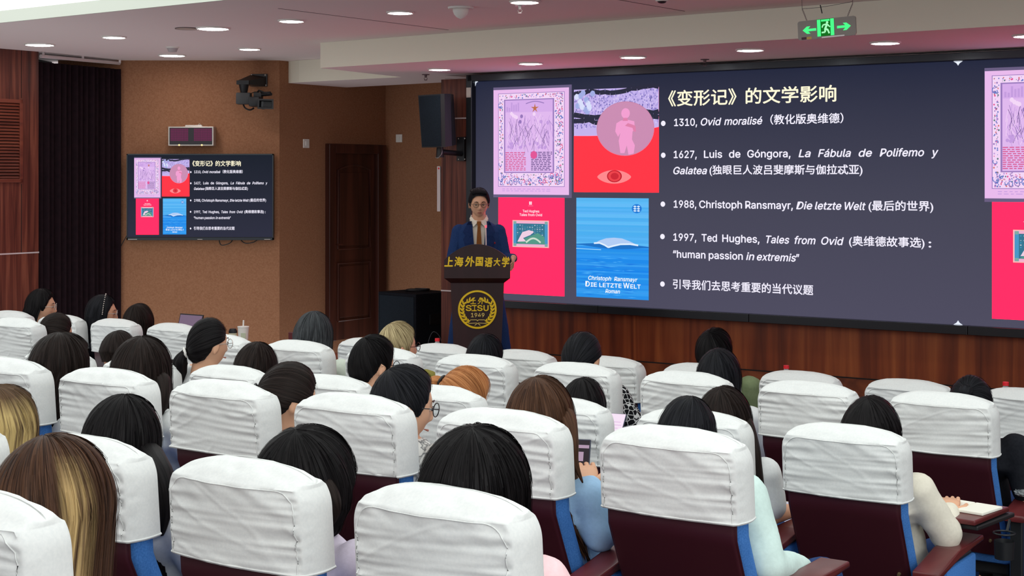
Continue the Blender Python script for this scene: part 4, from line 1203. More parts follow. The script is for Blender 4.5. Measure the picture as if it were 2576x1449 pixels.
shared_trousers = None
def person(row, i, px, py, wpx, label, shirt, cat='person', yaw=0, pitch=8, fwd=0.17, roll=0, skin='skin', voxel=0.010, rarm=None, larm=None, sleeve='short', sub=3, size=None, shw=1.0, hw=None, th=0.014, topth=0.004, ears=1.0, shz=0.0):
    """seated person: head top at photo row py, head centred at px, hair width wpx"""
    global shared_trousers
    v = ROWS[row][0] + fwd
    base = seat_pos(row, i)
    ctr = on_v(px, py, v)                             # point on the head's mid plane at hair top
    Y = ctr.y
    wid = wpx / F * Y
    s = size or max(0.84, min(1.10, (wid / 2 - th * 0.9) / SKA))
    rel = ctr - base
    lx = rel.x * NY - rel.y * NX; ly = rel.x * NX + rel.y * NY; lz = rel.z
    # tilt of sight line: the visible top lies slightly behind the apex
    hc = Vector((lx, ly, lz - (SKC + th + topth) * s))
    Hm = Matrix.Translation(hc) @ Matrix.Rotation(math.radians(yaw), 4, 'Z') @ Matrix.Rotation(math.radians(-pitch), 4, 'X') @ Matrix.Rotation(math.radians(roll), 4, 'Y') @ Matrix.Scale(s, 4)
    ch_z = hc.z - SKC * s
    sh = Vector((lx * 0.75, ly + 0.02, ch_z - 0.02 + shz)); nk = Vector((lx * 0.9, ly - 0.005, ch_z + 0.02))
    sw = 0.165 * shw
    pel = Vector((0, 0.33, 0.47))
    rs = sh + Vector((sw, 0, -0.035)); ls = sh + Vector((-sw, 0, -0.035))
    re, rw = rarm or (rs + Vector((0.07, 0.09, -0.20)), Vector((0.17, 0.52, 0.54)))
    le, lw_ = larm or (ls + Vector((-0.06, 0.10, -0.20)), Vector((-0.15, 0.52, 0.54)))
    re, rw, le, lw_ = (Vector(q) for q in (re, rw, le, lw_))
    bm = bmesh.new()
    head_bm(bm, Hm, sub, ears)
    capsule(bm, hc + Vector((0, -0.018, -0.05)), nk + Vector((0, -0.01, -0.06)), 0.052 * s, 0.058 * s)
    mid = sh.lerp(pel, 0.5) + Vector((0, 0.02, 0))
    def torso(b_, g):
        erings(b_, [(pel + Vector((0, 0, -0.08)), 0.165 + g, 0.115 + g), (pel, 0.17 + g, 0.12 + g), (mid, 0.140 + g, 0.100 + g),
                    (sh + Vector((0, 0, -0.11)), 0.165 * shw + g, 0.105 + g), (sh + Vector((0, 0, -0.04)), 0.160 * shw + g, 0.085 + g), (sh, 0.115 + g, 0.065 + g), (sh + Vector((0, 0, 0.03)), 0.062 + g, 0.05 + g)])
    torso(bm, 0)
    for a, e, w_ in ((rs, re, rw), (ls, le, lw_)):
        capsule(bm, a, e, 0.050, 0.040); capsule(bm, e, w_, 0.039, 0.026)
    for sx in (-1, 1):
        kn = Vector((sx * 0.13, 0.74, 0.46)); ft = Vector((sx * 0.13, 0.72, 0.08))
        capsule(bm, pel + Vector((sx * 0.09, 0.02, -0.02)), kn, 0.085, 0.056); capsule(bm, kn, ft, 0.055, 0.036); capsule(bm, ft, ft + Vector((0, 0.16, -0.035)), 0.036, 0.03)
    me = remesh(bm, voxel, 3)
    bm = bmesh.new(); bm.from_mesh(me); bpy.data.meshes.remove(me)
    for w_, e, lf in ((rw, re, False), (lw_, le, True)):
        hand(bm, w_ - (w_ - e).normalized() * 0.01, (w_ - e), (0.0, 0.1, -1), 0.95, 0.5, lf)
    body = obj('person', bm, M[skin], None, 'all')
    body.location = base; body.rotation_euler = (0, 0, -TH)
    tag(body, label, 'person', 'seated audience')
    bm = bmesh.new(); torso(bm, 0.014)
    for a, e, w_ in ((rs, re, rw), (ls, le, lw_)):
        if sleeve == 'long':
            capsule(bm, a, e, 0.066, 0.056); capsule(bm, e, e.lerp(w_, 0.9), 0.056, 0.042)
        else: capsule(bm, a, a.lerp(e, 0.75), 0.068, 0.062)
    me = remesh(bm, 0.012, 3, 'top')
    ripple(me, 14, 20, 0.006, row + i * 0.7)          # soft folds
    obj('top', me, shirt, body)
    if shared_trousers is None:
        bm = bmesh.new()
        capsule(bm, pel + Vector((-0.08, 0, -0.03)), pel + Vector((0.08, 0, -0.03)), 0.125, 0.125)
        for sx in (-1, 1):
            kn = Vector((sx * 0.13, 0.74, 0.46)); ft = Vector((sx * 0.13, 0.72, 0.10))
            capsule(bm, pel + Vector((sx * 0.09, 0.02, -0.02)), kn, 0.097, 0.068); capsule(bm, kn, ft, 0.067, 0.055)
        shared_trousers = remesh(bm, 0.016, 2, 'trousers')
        shared_trousers.materials.append(M['navy'])
    o = bpy.data.objects.new('trousers', shared_trousers); link(o, body)
    return body, Hm, hc, s
def cloth(name, c, c2=None): return fabric(name, c, c2 or tuple(min(255, x + 8) for x in c), 90, 0.9, 0.2, 0.003)
T = {'white': cloth('white_cotton', (228, 230, 230)), 'lilac': cloth('lilac_cotton', (220, 208, 226)), 'pink': cloth('pink_cotton', (240, 200, 204)), 'sky': cloth('light_blue_cotton', (160, 196, 230)),
     'mint': cloth('mint_cotton', (204, 226, 220)), 'cream': cloth('cream_linen', (222, 216, 200)), 'black': cloth('black_knit', (22, 24, 30)), 'olive': cloth('olive_cotton', (120, 134, 98)),
     'grey': cloth('grey_blue_cotton', (150, 168, 184)), 'pale': cloth('pale_green_cotton', (214, 224, 210)), 'mustard': cloth('mustard_cotton', (140, 132, 66)), 'beige': cloth('beige_cotton', (200, 188, 176)), 'dark': cloth('dark_cotton', (40, 40, 48))}
pat = cloth('black_print', (20, 20, 24)); n, l, b = nodes(pat)
vt = n.new('ShaderNodeTexVoronoi'); vt.feature = 'DISTANCE_TO_EDGE'; vt.inputs['Scale'].default_value = 44
tc = n.new('ShaderNodeTexCoord'); l.new(tc.outputs['Object'], vt.inputs['Vector'])
rr = n.new('ShaderNodeValToRGB'); rr.color_ramp.elements[0].color = (0.7, 0.7, 0.7, 1); rr.color_ramp.elements[1].position = 0.075; rr.color_ramp.elements[1].color = (0.008, 0.008, 0.01, 1); rr.color_ramp.elements[0].position = 0.05
l.new(vt.outputs['Distance'], rr.inputs[0]); l.new(rr.outputs[0], b.inputs['Base Color'])
T['print'] = pat
dots = cloth('white_grey_print', (224, 224, 222)); n, l, b = nodes(dots)
tn = tex(dots, 30, (1, 1, 1), 2); r = ramp(dots, tn, [(0.45, (226, 226, 224)), (0.5, (110, 112, 116)), (0.62, (228, 228, 226))]); l.new(r.outputs[0], b.inputs['Base Color'])
T['dots'] = dots
def tie_at(parent, Hm, p, mat_, r=0.018, name='hair_tie', axis=(0, 1, 0), fat=0.006):
    bm = bmesh.new(); q = Vector(axis).to_track_quat('Z', 'Y').to_matrix().to_4x4()
    torus(bm, Vector(p), r, fat, q, 22, 8)
    for v in bm.verts:
        v.co += Vector((noise.noise(v.co * 160), noise.noise(v.co * 160 + Vector((3, 1, 2))), noise.noise(v.co * 160 + Vector((7, 5, 1))))) * fat * 0.5
    for v in bm.verts: v.co = Hm @ v.co
    return obj(name, bm, mat_, parent, 'all')
def pony(b, Hm, mat_, pole, tail, rads, seed, th=0.010, tie=None, tr=0.017, amp=0.003, **kw):
    hair(b, mat_, Hm, pole=pole, th=th, seed=seed, amp=amp, **kw)
    P = Vector(pole).normalized(); p, n = scalp(P)
    t0 = p + n * (th + 0.004)
    lock(b, mat_, [Hm @ (p + n * 0.0)] + [Hm @ (t0 + Vector(q)) for q in tail], rads, seed)
    tie_at(b, Hm, p + n * (th + 0.008), tie or M['black'], tr, axis=n)

def on_local(row, i, x, y, fwd):                      # photo pixel -> point in a seat's own frame, on the plane fwd ahead of it
    p = on_v(x, y, ROWS[row][0] + fwd) - seat_pos(row, i)
    return Vector((p.x * NY - p.y * NX, p.x * NX + p.y * NY, p.z))
# near rows
b, Hm, hc, s = person(0, 0, 132, 1084, 296, 'person with long brown hair and a blond streak, nearest at left', T['beige'], fwd=0.22, shz=-0.13, shw=0.8, th=0.028, ears=0.0)
hair(b, H['streak'], Hm, pole=(-0.12, -0.15, 1), th=0.026, length=0.36, flare=0.16, seed=1, amp=0.006, curl=0.10, drift=(0.03, -0.02), nA=220, strands=420)
b, Hm, hc, s = person(1, 3, 8, 962, 156, 'person with shoulder-length brown and blond hair, cut off by left edge', T['beige'], th=0.022, ears=0.0)
hair(b, H['streak2'], Hm, th=0.02, length=0.25, flare=0.05, seed=2, amp=0.006, curl=0.15, strands=260)
b, Hm, hc, s = person(1, 2, 306, 986, 178, 'person with straight black waist-length hair at left', T['white'], th=0.020, ears=0.0)
hair(b, H['black'], Hm, pole=(0.05, -0.1, 1), th=0.018, length=0.46, flare=0.22, seed=3, amp=0.004, drift=(0.11, -0.01), nA=200, strands=320)
lock(b, H['black'], [on_local(1, 2, x, y, q) for x, y, q in ((335, 1110, 0.24), (368, 1150, 0.18), (394, 1205, 0.13), (404, 1270, 0.12), (400, 1345, 0.12))], [0.012, 0.045, 0.046, 0.034, 0.012], 3, 'long_lock')
b, Hm, hc, s = person(1, 1, 764, 1064, 240, 'person with messy short black hair in a lilac top, looking down right', T['lilac'], yaw=-12, pitch=14, th=0.026, sleeve='short', ears=0.0)
hair(b, H['black'], Hm, pole=(0.06, -0.42, 0.9), th=0.026, length=0.085, flare=-0.08, seed=4, amp=0.009, curl=0.45, nA=200, strands=420, front=40, fringe=0.5, eq=-0.22)
lock(b, H['darkbrown'], [on_local(1, 1, x, y, q) for x, y, q in ((790, 1190, 0.20), (812, 1220, 0.15), (834, 1255, 0.14), (843, 1290, 0.14), (836, 1320, 0.14))], [0.015, 0.03, 0.022, 0.012, 0.002], 4, 'nape_lock')
bm = bmesh.new(); tube(bm, [on_local(1, 1, x, y, 0.30) for x, y in ((848, 1237), (856, 1234), (862, 1226), (864, 1214))], [0.003, 0.006, 0.005, 0.003], 8); obj('white_earpiece', bm, M['white'], b, True)
b, Hm, hc, s = person(1, 0, 1192, 1064, 282, 'person with a full black chin-length bob in a pink top, front centre', T['pink'], pitch=12, th=0.036, ears=0.0)
hair(b, H['black'], Hm, pole=(0.05, -0.32, 1), th=0.032, length=0.11, flare=0.10, seed=5, amp=0.006, curl=0.35, nA=240, strands=520, eq=-0.05, top=0.006)
# second row
b, Hm, hc, s = person(2, 5, 150, 831, 150, 'person with shoulder-length black hair, head bowed, left of the wavy-haired person', T['white'], yaw=-20, pitch=14, th=0.020, ears=0.0)
hair(b, H['darkbrown'], Hm, pole=(0.0, -0.25, 1), th=0.018, length=0.19, flare=0.10, seed=6, amp=0.007, drift=(-0.02, -0.02), strands=300)
b, Hm, hc, s = person(2, 4, 355, 840, 142, 'person with long wavy dark brown hair at left', T['white'], th=0.020, ears=0.0)
hair(b, H['darkbrown'], Hm, pole=(0.08, -0.2, 1), th=0.018, length=0.30, flare=0.16, seed=7, amp=0.007, wave=0.004, strands=340)
lock(b, H['darkbrown'], [on_local(2, 4, x, y, q) for x, y, q in ((385, 910, 0.24), (404, 960, 0.18), (404, 1010, 0.15), (398, 1050, 0.14))], [0.01, 0.035, 0.03, 0.008], 7, 'long_lock')
b, Hm, hc, s = person(2, 3, 724, 906, 134, 'person with low dark ponytail, black hair tie and bare right ear', T['white'], yaw=-22, pitch=16, th=0.012)
pony(b, Hm, H['darkbrown'], (-0.30, -0.9, 0.05), [(-0.006, -0.01, 0), (-0.03, -0.03, -0.05), (-0.035, -0.02, -0.14), (-0.02, 0.0, -0.24)], [0.016, 0.015, 0.028, 0.028, 0.010], 8, th=0.012, strands=200)
b, Hm, hc, s = person(2, 2, 1014, 912, 146, 'dark-haired person in round spectacles, face turned right', T['dots'], yaw=-30, pitch=12, th=0.016, voxel=0.006, sub=4)
hair(b, H['black2'], Hm, pole=(0.0, -0.5, 0.75), th=0.015, length=0.2, flare=-0.2, seed=9, amp=0.004, front=95, strands=220, drift=(-0.03, -0.02))
face(b, Hm)
spectacles(b, Hm, M['black'])
b, Hm, hc, s = person(2, 1, 1358, 940, 168, 'person with long straight brown hair in a light blue shirt', T['sky'], th=0.018, sleeve='long', shz=-0.04, rarm=((0.225, 0.19, 0.64), (0.098, 0.335, 0.755)), ears=0.0)
hair(b, H['brown'], Hm, pole=(-0.04, -0.25, 1), th=0.016, length=0.36, flare=0.20, seed=10, amp=0.0045, drift=(0.06, 0.0), nA=200, strands=360)
lock(b, H['brown'], [on_local(2, 1, x, y, q) for x, y, q in ((1395, 1000, 0.24), (1424, 1050, 0.18), (1438, 1110, 0.15), (1447, 1165, 0.14), (1466, 1215, 0.14))], [0.01, 0.028, 0.02, 0.010, 0.002], 10, 'long_lock')
HOLD = {}
HOLD['phone'] = b
b, Hm, hc, s = person(2, 0, 1728, 992, 142, 'black-haired person with a middle parting in a mint green top', T['mint'], th=0.014, sleeve='long', rarm=((0.205, 0.17, 0.63), (0.19, 0.46, 0.55)), ears=0.0)
hair(b, H['black2'], Hm, pole=(0.1, -0.05, 1), th=0.013, length=0.14, flare=-0.12, seed=11, amp=0.007, strands=220)
# third row
b, Hm, hc, s = person(3, 0, 2190, 991, 142, 'person with straight black hair in a cream shirt, writing in a notebook at right', T['cream'], th=0.016, sleeve='long', rarm=((0.262, 0.27, 0.625), (0.225, 0.40, 0.68)), ears=0.0)
hair(b, H['black'], Hm, th=0.015, length=0.30, flare=0.10, seed=12, amp=0.003, nA=200, strands=200)
b, Hm, hc, s = person(3, 1, 1820, 967, 134, 'person with very long dark brown hair in a white tee with blue piping', T['white'], th=0.016, rarm=((0.215, 0.20, 0.63), (0.20, 0.45, 0.60)), ears=0.0)
hair(b, H['darkbrown'], Hm, th=0.015, length=0.40, flare=0.16, seed=13, amp=0.004, drift=(0.11, 0.0), nA=200, strands=300)
lock(b, H['darkbrown'], [on_local(3, 1, x, y, q) for x, y, q in ((1850, 1020, 0.24), (1876, 1070, 0.18), (1892, 1130, 0.12), (1906, 1190, 0.11), (1922, 1245, 0.11))], [0.01, 0.03, 0.028, 0.018, 0.003], 13, 'long_lock')
b, Hm, hc, s = person(3, 2, 1466, 946, 110, 'black-haired person bowed over a pink-lit phone, right of the long brown hair', T['white'], pitch=16, th=0.014, rarm=((0.24, 0.32, 0.62), (0.20, 0.50, 0.69)))
HOLD['pink'] = b
hair(b, H['black'], Hm, th=0.013, length=0.14, flare=0.0, seed=14, amp=0.003, strands=200)
b, Hm, hc, s = person(3, 3, 1166, 918, 134, 'person with ginger hair in a ponytail with a beaded tie', T['white'], yaw=-20, pitch=22, th=0.016)
pony(b, Hm, H['ginger'], (-0.62, -0.62, 0.42), [(-0.012, -0.01, 0), (-0.03, -0.02, -0.02), (-0.045, -0.02, -0.07), (-0.03, 0.0, -0.14)], [0.018, 0.018, 0.03, 0.032, 0.012], 15, th=0.016, tr=0.020, amp=0.006, strands=360)
b, Hm, hc, s = person(3, 4, 938, 838, 106, 'man with short black hair and thin crown in a grey blue shirt', T['grey'], yaw=-14, pitch=10, th=0.013, voxel=0.008)
hair(b, H['black'], Hm, pole=(0.0, -0.5, 0.86), th=0.012, seed=16, amp=0.005, strands=420)
spectacles(b, Hm, M['black'])
b, Hm, hc, s = person(3, 5, 643, 857, 98, 'person with smooth round dark brown hair, left of the short-haired man', T['grey'], pitch=14, th=0.012, ears=0.0)
hair(b, H['darkbrown'], Hm, pole=(0.1, -0.2, 1), th=0.012, length=0.10, flare=-0.15, seed=17, amp=0.004, strands=240)
b, Hm, hc, s = person(3, 6, 524, 797, 92, 'person with black ponytail tied by a white scrunchie, spectacles', T['white'], yaw=-12, pitch=4, th=0.010, voxel=0.007, sub=4)
pony(b, Hm, H['black'], (-0.34, -0.86, -0.40), [(-0.004, -0.008, -0.006), (-0.012, -0.02, -0.04), (-0.03, -0.01, -0.09), (-0.05, 0.0, -0.17)], [0.016, 0.016, 0.034, 0.034, 0.010], 18, th=0.010, tie=M['white'], tr=0.020, amp=0.0025, strands=160)
face(b, Hm)
spectacles(b, Hm, M['silver'])
b, Hm, hc, s = person(3, 7, 296, 829, 82, 'person with dark hair, small head half hidden by the wavy-haired person', T['beige'], pitch=14, th=0.012, ears=0.0)
hair(b, H['darkbrown'], Hm, th=0.011, length=0.05, flare=-0.2, seed=19, amp=0.004, strands=160)
# fourth row
b, Hm, hc, s = person(4, 0, 2441, 941, 106, 'person in black with low black bun, at right', T['black'], pitch=18, th=0.012, rarm=((0.30, 0.18, 0.58), (0.26, 0.45, 0.64)), shw=1.2)
pony(b, Hm, H['black2'], (0.1, -0.86, 0.30), [(0, -0.01, 0), (0.0, -0.02, -0.01), (0, -0.02, -0.04)], [0.02, 0.028, 0.026, 0.008], 20, th=0.012, strands=240)
b, Hm, hc, s = person(4, 2, 1808, 872, 106, 'person with straight shoulder-length black hair in front of the olive shirt', T['white'], th=0.013, ears=0.0)
hair(b, H['black2'], Hm, th=0.012, length=0.20, flare=0.02, seed=21, amp=0.003, strands=200)
b, Hm, hc, s = person(4, 3, 1465, 832, 96, 'person with tied black hair in a black patterned top', T['print'], th=0.012, rarm=((0.26, 0.2, 0.60), (0.2, 0.5, 0.56)))
pony(b, Hm, H['black2'], (0.05, -0.85, -0.45), [(0, -0.006, -0.004), (0.0, -0.01, -0.03), (0, -0.01, -0.07)], [0.016, 0.024, 0.022, 0.006], 22, th=0.012, tie=M['brass'], strands=200)
b, Hm, hc, s = person(4, 4, 1220, 837, 88, 'man with short black hair just below the lectern', T['dark'], th=0.010)
hair(b, H['black2'], Hm, pole=(0.1, -0.3, 0.9), th=0.010, seed=23, amp=0.004, strands=240)
b, Hm, hc, s = person(4, 5, 1001, 807, 88, 'man with blond-streaked short hair and spectacles', T['mustard'], yaw=-26, pitch=4, skin='skin_b', th=0.014, voxel=0.007, sub=4)
hair(b, H['blond'], Hm, pole=(-0.1, -0.35, 0.9), th=0.014, seed=24, amp=0.009, strands=300)
spectacles(b, Hm, M['maroon'])
b, Hm, hc, s = person(4, 6, 788, 780, 96, 'person with straight shoulder-length greying black hair', T['pale'], th=0.013, ears=0.0)
hair(b, H['grey'], Hm, pole=(0.0, -0.1, 1), th=0.012, length=0.16, flare=0.02, seed=25, amp=0.006, strands=300)
b, Hm, hc, s = person(4, 10, 140, 785, 86, 'person with combed-back dark brown hair, below the two women in profile', T['dark'], pitch=12, yaw=-15, th=0.010)
hair(b, H['darkbrown'], Hm, pole=(-0.1, -0.85, 0.1), th=0.010, seed=26, amp=0.003, strands=160)
# front row
b, Hm, hc, s = person(5, 2, 1797, 822, 94, 'man with short black hair in an olive shirt, front row', T['olive'], th=0.013, pitch=4, shw=1.25, rarm=((0.27, 0.22, 0.58), (0.18, 0.5, 0.62)))
hair(b, H['black'], Hm, pole=(0.0, -0.5, 0.86), th=0.013, seed=27, amp=0.005, strands=300)
b, Hm, hc, s = person(5, 10, 348, 761, 78, 'person with a small dark chin-length bob, left of the laptop', T['dark'], th=0.014, ears=0.0)
hair(b, H['darkbrown'], Hm, th=0.013, length=0.12, flare=-0.05, seed=28, amp=0.004, strands=160, curl=0.2)
b, Hm, hc, s = person(5, 11, 256, 739, 72, 'woman with black hair and a beaded headband, face in profile to the right', T['dark'], yaw=-44, pitch=6, th=0.012, voxel=0.006, sub=4, skin='skin')
hair(b, H['black2'], Hm, pole=(0, 0.1, 1), th=0.012, length=0.20, front=66, flare=0.0, seed=29, amp=0.003, strands=160)
bm = bmesh.new()
for k in range(25):
    a = math.pi * k / 24; p, n_ = scalp(Vector((math.cos(a) * 1.0, 0.10, math.sin(a)))); ball(bm, Hm @ (p + n_ * 0.017), 0.0042 * s, 6)
obj('headband', bm, M['silver'], b, True)
face(b, Hm)
spectacles(b, Hm, M['silver'])
b, Hm, hc, s = person(5, 12, 103, 724, 76, 'woman with dark wavy hair and spectacles, face in profile, leftmost of the front row', T['dark'], yaw=-46, pitch=4, th=0.013, voxel=0.006, sub=4)
hair(b, H['black'], Hm, pole=(0, -0.05, 1), th=0.013, length=0.16, front=84, flare=0.05, seed=30, amp=0.005, strands=160, drift=(-0.02, -0.04))
face(b, Hm)
spectacles(b, Hm, M['silver'])
# ------------------------------------------------------------------ lectern
from mathutils.bvhtree import BVHTree
LY0 = 12.0; PM = F / LY0
lect = thing('lectern', 'dark wooden lectern with gold lettering and a round gold emblem on stage', 'lectern', ((1200.5 - CX) / PM, LY0, ST))
def lz(y): return CAMZ - ST - (y - HOR) / PM
def lxp(x): return (x - 1200.5) / PM
hw_, zt, zc_, zb1, zb2, bh = 0.259, lz(654), lz(614.5), lz(700), lz(713), 0.21
bm = bmesh.new()
arc = [(hw_ - 2 * hw_ * k / 24, zt + (zc_ - zt) * (1 - (1 - 2 * k / 24) ** 2)) for k in range(25)]
plate(bm, [(-hw_, zb1), (hw_, zb1)] + arc, 0.0, 0.035)
obj('front_board', bm, M['podium'], lect)
bm = bmesh.new()
loft(bm, [[(-hw_, 0.0, zb1), (hw_, 0.0, zb1), (hw_, 0.40, zb1), (-hw_, 0.40, zb1)], [(-bh, 0.05, zb2), (bh, 0.05, zb2), (bh, 0.36, zb2), (-bh, 0.36, zb2)]])
for sx in (-1, 1): box(bm, (sx * (hw_ - 0.012), 0.215, (zb1 + zt) / 2), (0.024, 0.37, zt - zb1))
obj('upper_box', bm, M['podium'], lect)
bm = bmesh.new(); box(bm, (0, 0.215, zt - 0.07), (hw_ * 2 - 0.05, 0.36, 0.02), rx=math.radians(-8)); obj('reading_desk', bm, M['podium'], lect)
bm = bmesh.new()
loft(bm, [[(-0.172, 0.06, 0), (0.172, 0.06, 0), (0.172, 0.34, 0), (-0.172, 0.34, 0)], [(-bh, 0.045, zb2), (bh, 0.045, zb2), (bh, 0.36, zb2), (-bh, 0.36, zb2)]])
obj('column', bm, M['podium'], lect)
bm = bmesh.new(); box(bm, (0, 0.2, 0.02), (0.46, 0.40, 0.04), bev=0.006); obj('plinth', bm, M['podium'], lect)
bm = bmesh.new()
for ch_, x0_, x1_, yb_, sh_, sc2 in (('上', 1117.5, 1139.5, 669, 0.12, 27), ('海', 1143, 1166, 668, 0.1, 26), ('外', 1169, 1194, 668, 0.12, 27), ('国', 1196, 1216, 667, 0.08, 25), ('语', 1219, 1239.5, 669, 0.14, 25), ('大', 1241, 1259, 667, 0.12, 21), ('学', 1262, 1282, 669, 0.14, 27)):
    text_bm(bm, ch_, lxp(x0_), lxp(x1_), lz(yb_), sc2 / PM, sh_, 0.034, y=-0.004)
obj('gold_lettering', bm, M['gold'], lect)
ez = lz(780); EY = 0.047
emb = bmesh.new()
rings = []
for k in range(73):
    a = 2 * math.pi * k / 72
    rings.append([Vector((r * math.cos(a), y, ez + r * math.sin(a))) for r, y in ((0.136, EY), (0.138, EY - 0.006), (0.151, EY - 0.006), (0.153, EY))])
loft(emb, rings, False, False)
e_ = obj('emblem_ring', emb, M['gold'], lect)
def leaf(c, ang, L, W):
    pts = []
    for k in range(13):
        q = k / 12; pts.append((q * L, W * math.sin(math.pi * q) ** 0.8))
    pts += [(q * L, -W * math.sin(math.pi * q) ** 0.8) for q in [1 - k / 12 for k in range(1, 12)]]
    ca_, sa_ = math.cos(ang), math.sin(ang)
    plate(bm, [(c[0] + x * ca_ - z * sa_, c[1] + x * sa_ + z * ca_) for x, z in pts], EY - 0.004, EY)
for sx in (-1, 1):
    prev = None; bm = bmesh.new()
    for k in range(10):
        a = math.radians(238 - k * 13.0)              # along the left branch, bottom to top
        r = 0.118 - 0.003 * k * (k > 6)
        c = (-sx * r * math.cos(a), ez + r * math.sin(a))
        dirn = a - math.pi / 2
        for da in (-0.55, 0.5) if k < 9 else (0.0,):
            g = dirn + da
            if sx == 1: g = math.pi - g
            leaf(c, g, 0.034, 0.0062)
        if prev: 
            d = Vector((c[0] - prev[0], c[1] - prev[1])); n_ = Vector((-d.y, d.x)).normalized() * 0.002
            plate(bm, [(prev[0] - n_.x, prev[1] - n_.y), (c[0] - n_.x, c[1] - n_.y), (c[0] + n_.x, c[1] + n_.y), (prev[0] + n_.x, prev[1] + n_.y)], EY - 0.003, EY)
        prev = c
    obj('laurel_branch', bm, M['gold'], lect)
bm = bmesh.new()
text_bm(bm, '上', lxp(1183), lxp(1197), lz(765), 17 / PM, 0.1, 0.022, y=EY - 0.004); text_bm(bm, '外', lxp(1201), lxp(1218.5), lz(765), 17 / PM, 0.1, 0.022, y=EY - 0.004)
for c_, x0_, x1_ in (('S', 1171, 1186), ('I', 1188, 1199), ('S', 1200, 1214), ('U', 1216, 1229)):
    text_bm(bm, c_, lxp(x0_ if c_ != 'I' else x0_ + 3), lxp(x1_ if c_ != 'I' else x1_ - 3), lz(783), 19 / PM, 0.0, 0.02, y=EY - 0.004)
for x0_, x1_ in ((1186, 1199),):
    plate(bm, [(lxp(x0_), lz(784)), (lxp(x1_), lz(784)), (lxp(x1_), lz(781.5)), (lxp(x0_), lz(781.5))], EY - 0.0045, EY - 0.003)
    plate(bm, [(lxp(x0_), lz(771)), (lxp(x1_), lz(771)), (lxp(x1_), lz(768.5)), (lxp(x0_), lz(768.5))], EY - 0.0045, EY - 0.003)
obj('emblem_lettering', bm, M['gold'], lect)
bm = bmesh.new(); text_bm(bm, '1949', lxp(1184.5), lxp(1218.5), lz(799), 14 / PM, 0.0, 0.014, y=EY - 0.004); obj('emblem_year', bm, M['gold_pale'], lect)
bm = bmesh.new()
def bar(p, q, w=0.0045):
    a = Vector((lxp(p[0]), lz(p[1]))); b_ = Vector((lxp(q[0]), lz(q[1]))); d = b_ - a; n_ = Vector((-d.y, d.x)).normalized() * w / 2
    plate(bm, [a - n_, b_ - n_, b_ + n_, a + n_], EY - 0.004, EY)
for p, q in (((1183, 806), (1199, 806)), ((1203, 806), (1219, 806)), ((1199, 806), (1201, 809)), ((1201, 809), (1203, 806)), ((1183, 806), (1178, 815)), ((1219, 806), (1224, 815)), ((1178, 815), (1199, 814)), ((1224, 815), (1203, 814)), ((1199, 814), (1201, 816)), ((1201, 816), (1203, 814)), ((1200, 815), (1194, 820)), ((1202, 815), (1208, 820))): bar(p, q)
obj('emblem_book', bm, M['gold_pale'], lect)

mic = thing('microphone', 'thin gooseneck microphone with a lit red ring on the lectern', 'microphone', (lect.location.x + lxp(1222), LY0 + 0.14, ST + zt - 0.055))
mz = lz(556) - (zt - 0.055)
bm = bmesh.new(); cyl(bm, (0, 0, 0), (0, 0, 0.02), 0.03, 0.026); obj('base', bm, M['black'], mic)
bm = bmesh.new(); tube(bm, [(0, 0, 0.02), (0, 0.004, mz * 0.5), (-0.002, 0.0, mz * 0.84)], 0.0045, 8); obj('stem', bm, mat('pale_stem', (236, 214, 206), 0.4), mic, True)
bm = bmesh.new(); cyl(bm, (-0.002, 0, mz * 0.84), (-0.002, -0.002, mz * 0.90), 0.0085, 0.0095); obj('light_ring', bm, emission('red_ring', (250, 110, 125), 1.0), mic)
bm = bmesh.new(); cyl(bm, (-0.002, -0.002, mz * 0.90), (-0.002, -0.004, mz), 0.0095, 0.006); obj('head', bm, M['silver'], mic)

# ------------------------------------------------------------------ lecturer
RZ = math.pi + math.radians(2)
LH = Vector((0.0, 0.075, 1.49))
s = 0.985
Hm = Matrix.Translation(LH) @ Matrix.Rotation(math.radians(4), 4, 'Z') @ Matrix.Rotation(math.radians(-9), 4, 'X') @ Matrix.Scale(s, 4)
bm = bmesh.new(); head_bm(bm, Hm, 5)
for sx in (-1, 1):                                    # eyelid creases hold the eyes
    pass
capsule(bm, LH + Vector((0, -0.02, -0.05)), (0, 0.0, 1.27), 0.053, 0.062)
shz = 1.262
def ltorso(b_, g):
    erings(b_, [((0, 0.0, 0.80), 0.165 + g, 0.115 + g), ((0, 0, 0.92), 0.158 + g, 0.110 + g), ((0, 0.0, 1.04), 0.156 + g, 0.108 + g), ((0, 0.0, 1.17), 0.170 + g, 0.112 + g), ((0, 0, 1.255), 0.172 + g, 0.095 + g), ((0, 0, 1.305), 0.135 + g, 0.076 + g), ((0, 0.0, 1.338), 0.078 + g, 0.060 + g)])
ltorso(bm, 0)
SHL, SHR = Vector((-0.160, 0, 1.258)), Vector((0.160, 0, 1.258))
ELL, ELR = Vector((-0.212, 0.03, 1.03)), Vector((0.212, 0.03, 1.03))
WRL, WRR = Vector((-0.272, 0.27, 1.055)), Vector((0.19, 0.27, 1.07))
for a, e, w_ in ((SHL, ELL, WRL), (SHR, ELR, WRR)):
    capsule(bm, a, e, 0.052, 0.042); capsule(bm, e, w_, 0.041, 0.028)
for sx in (-1, 1):
    capsule(bm, (sx * 0.09, 0, 0.80), (sx * 0.17, 0.02, 0.44), 0.085, 0.055); capsule(bm, (sx * 0.17, 0.02, 0.44), (sx * 0.225, -0.02, 0.07), 0.054, 0.036); capsule(bm, (sx * 0.225, -0.03, 0.05), (sx * 0.24, 0.13, 0.035), 0.036, 0.03)
me = remesh(bm, 0.0042, 2)
bm = bmesh.new(); bm.from_mesh(me); bpy.data.meshes.remove(me)
hand(bm, WRL + Vector((0, 0.0, 0)), (0.10, 0.75, -0.66), (0.98, 0, -0.15), 0.98, 0.75, True)
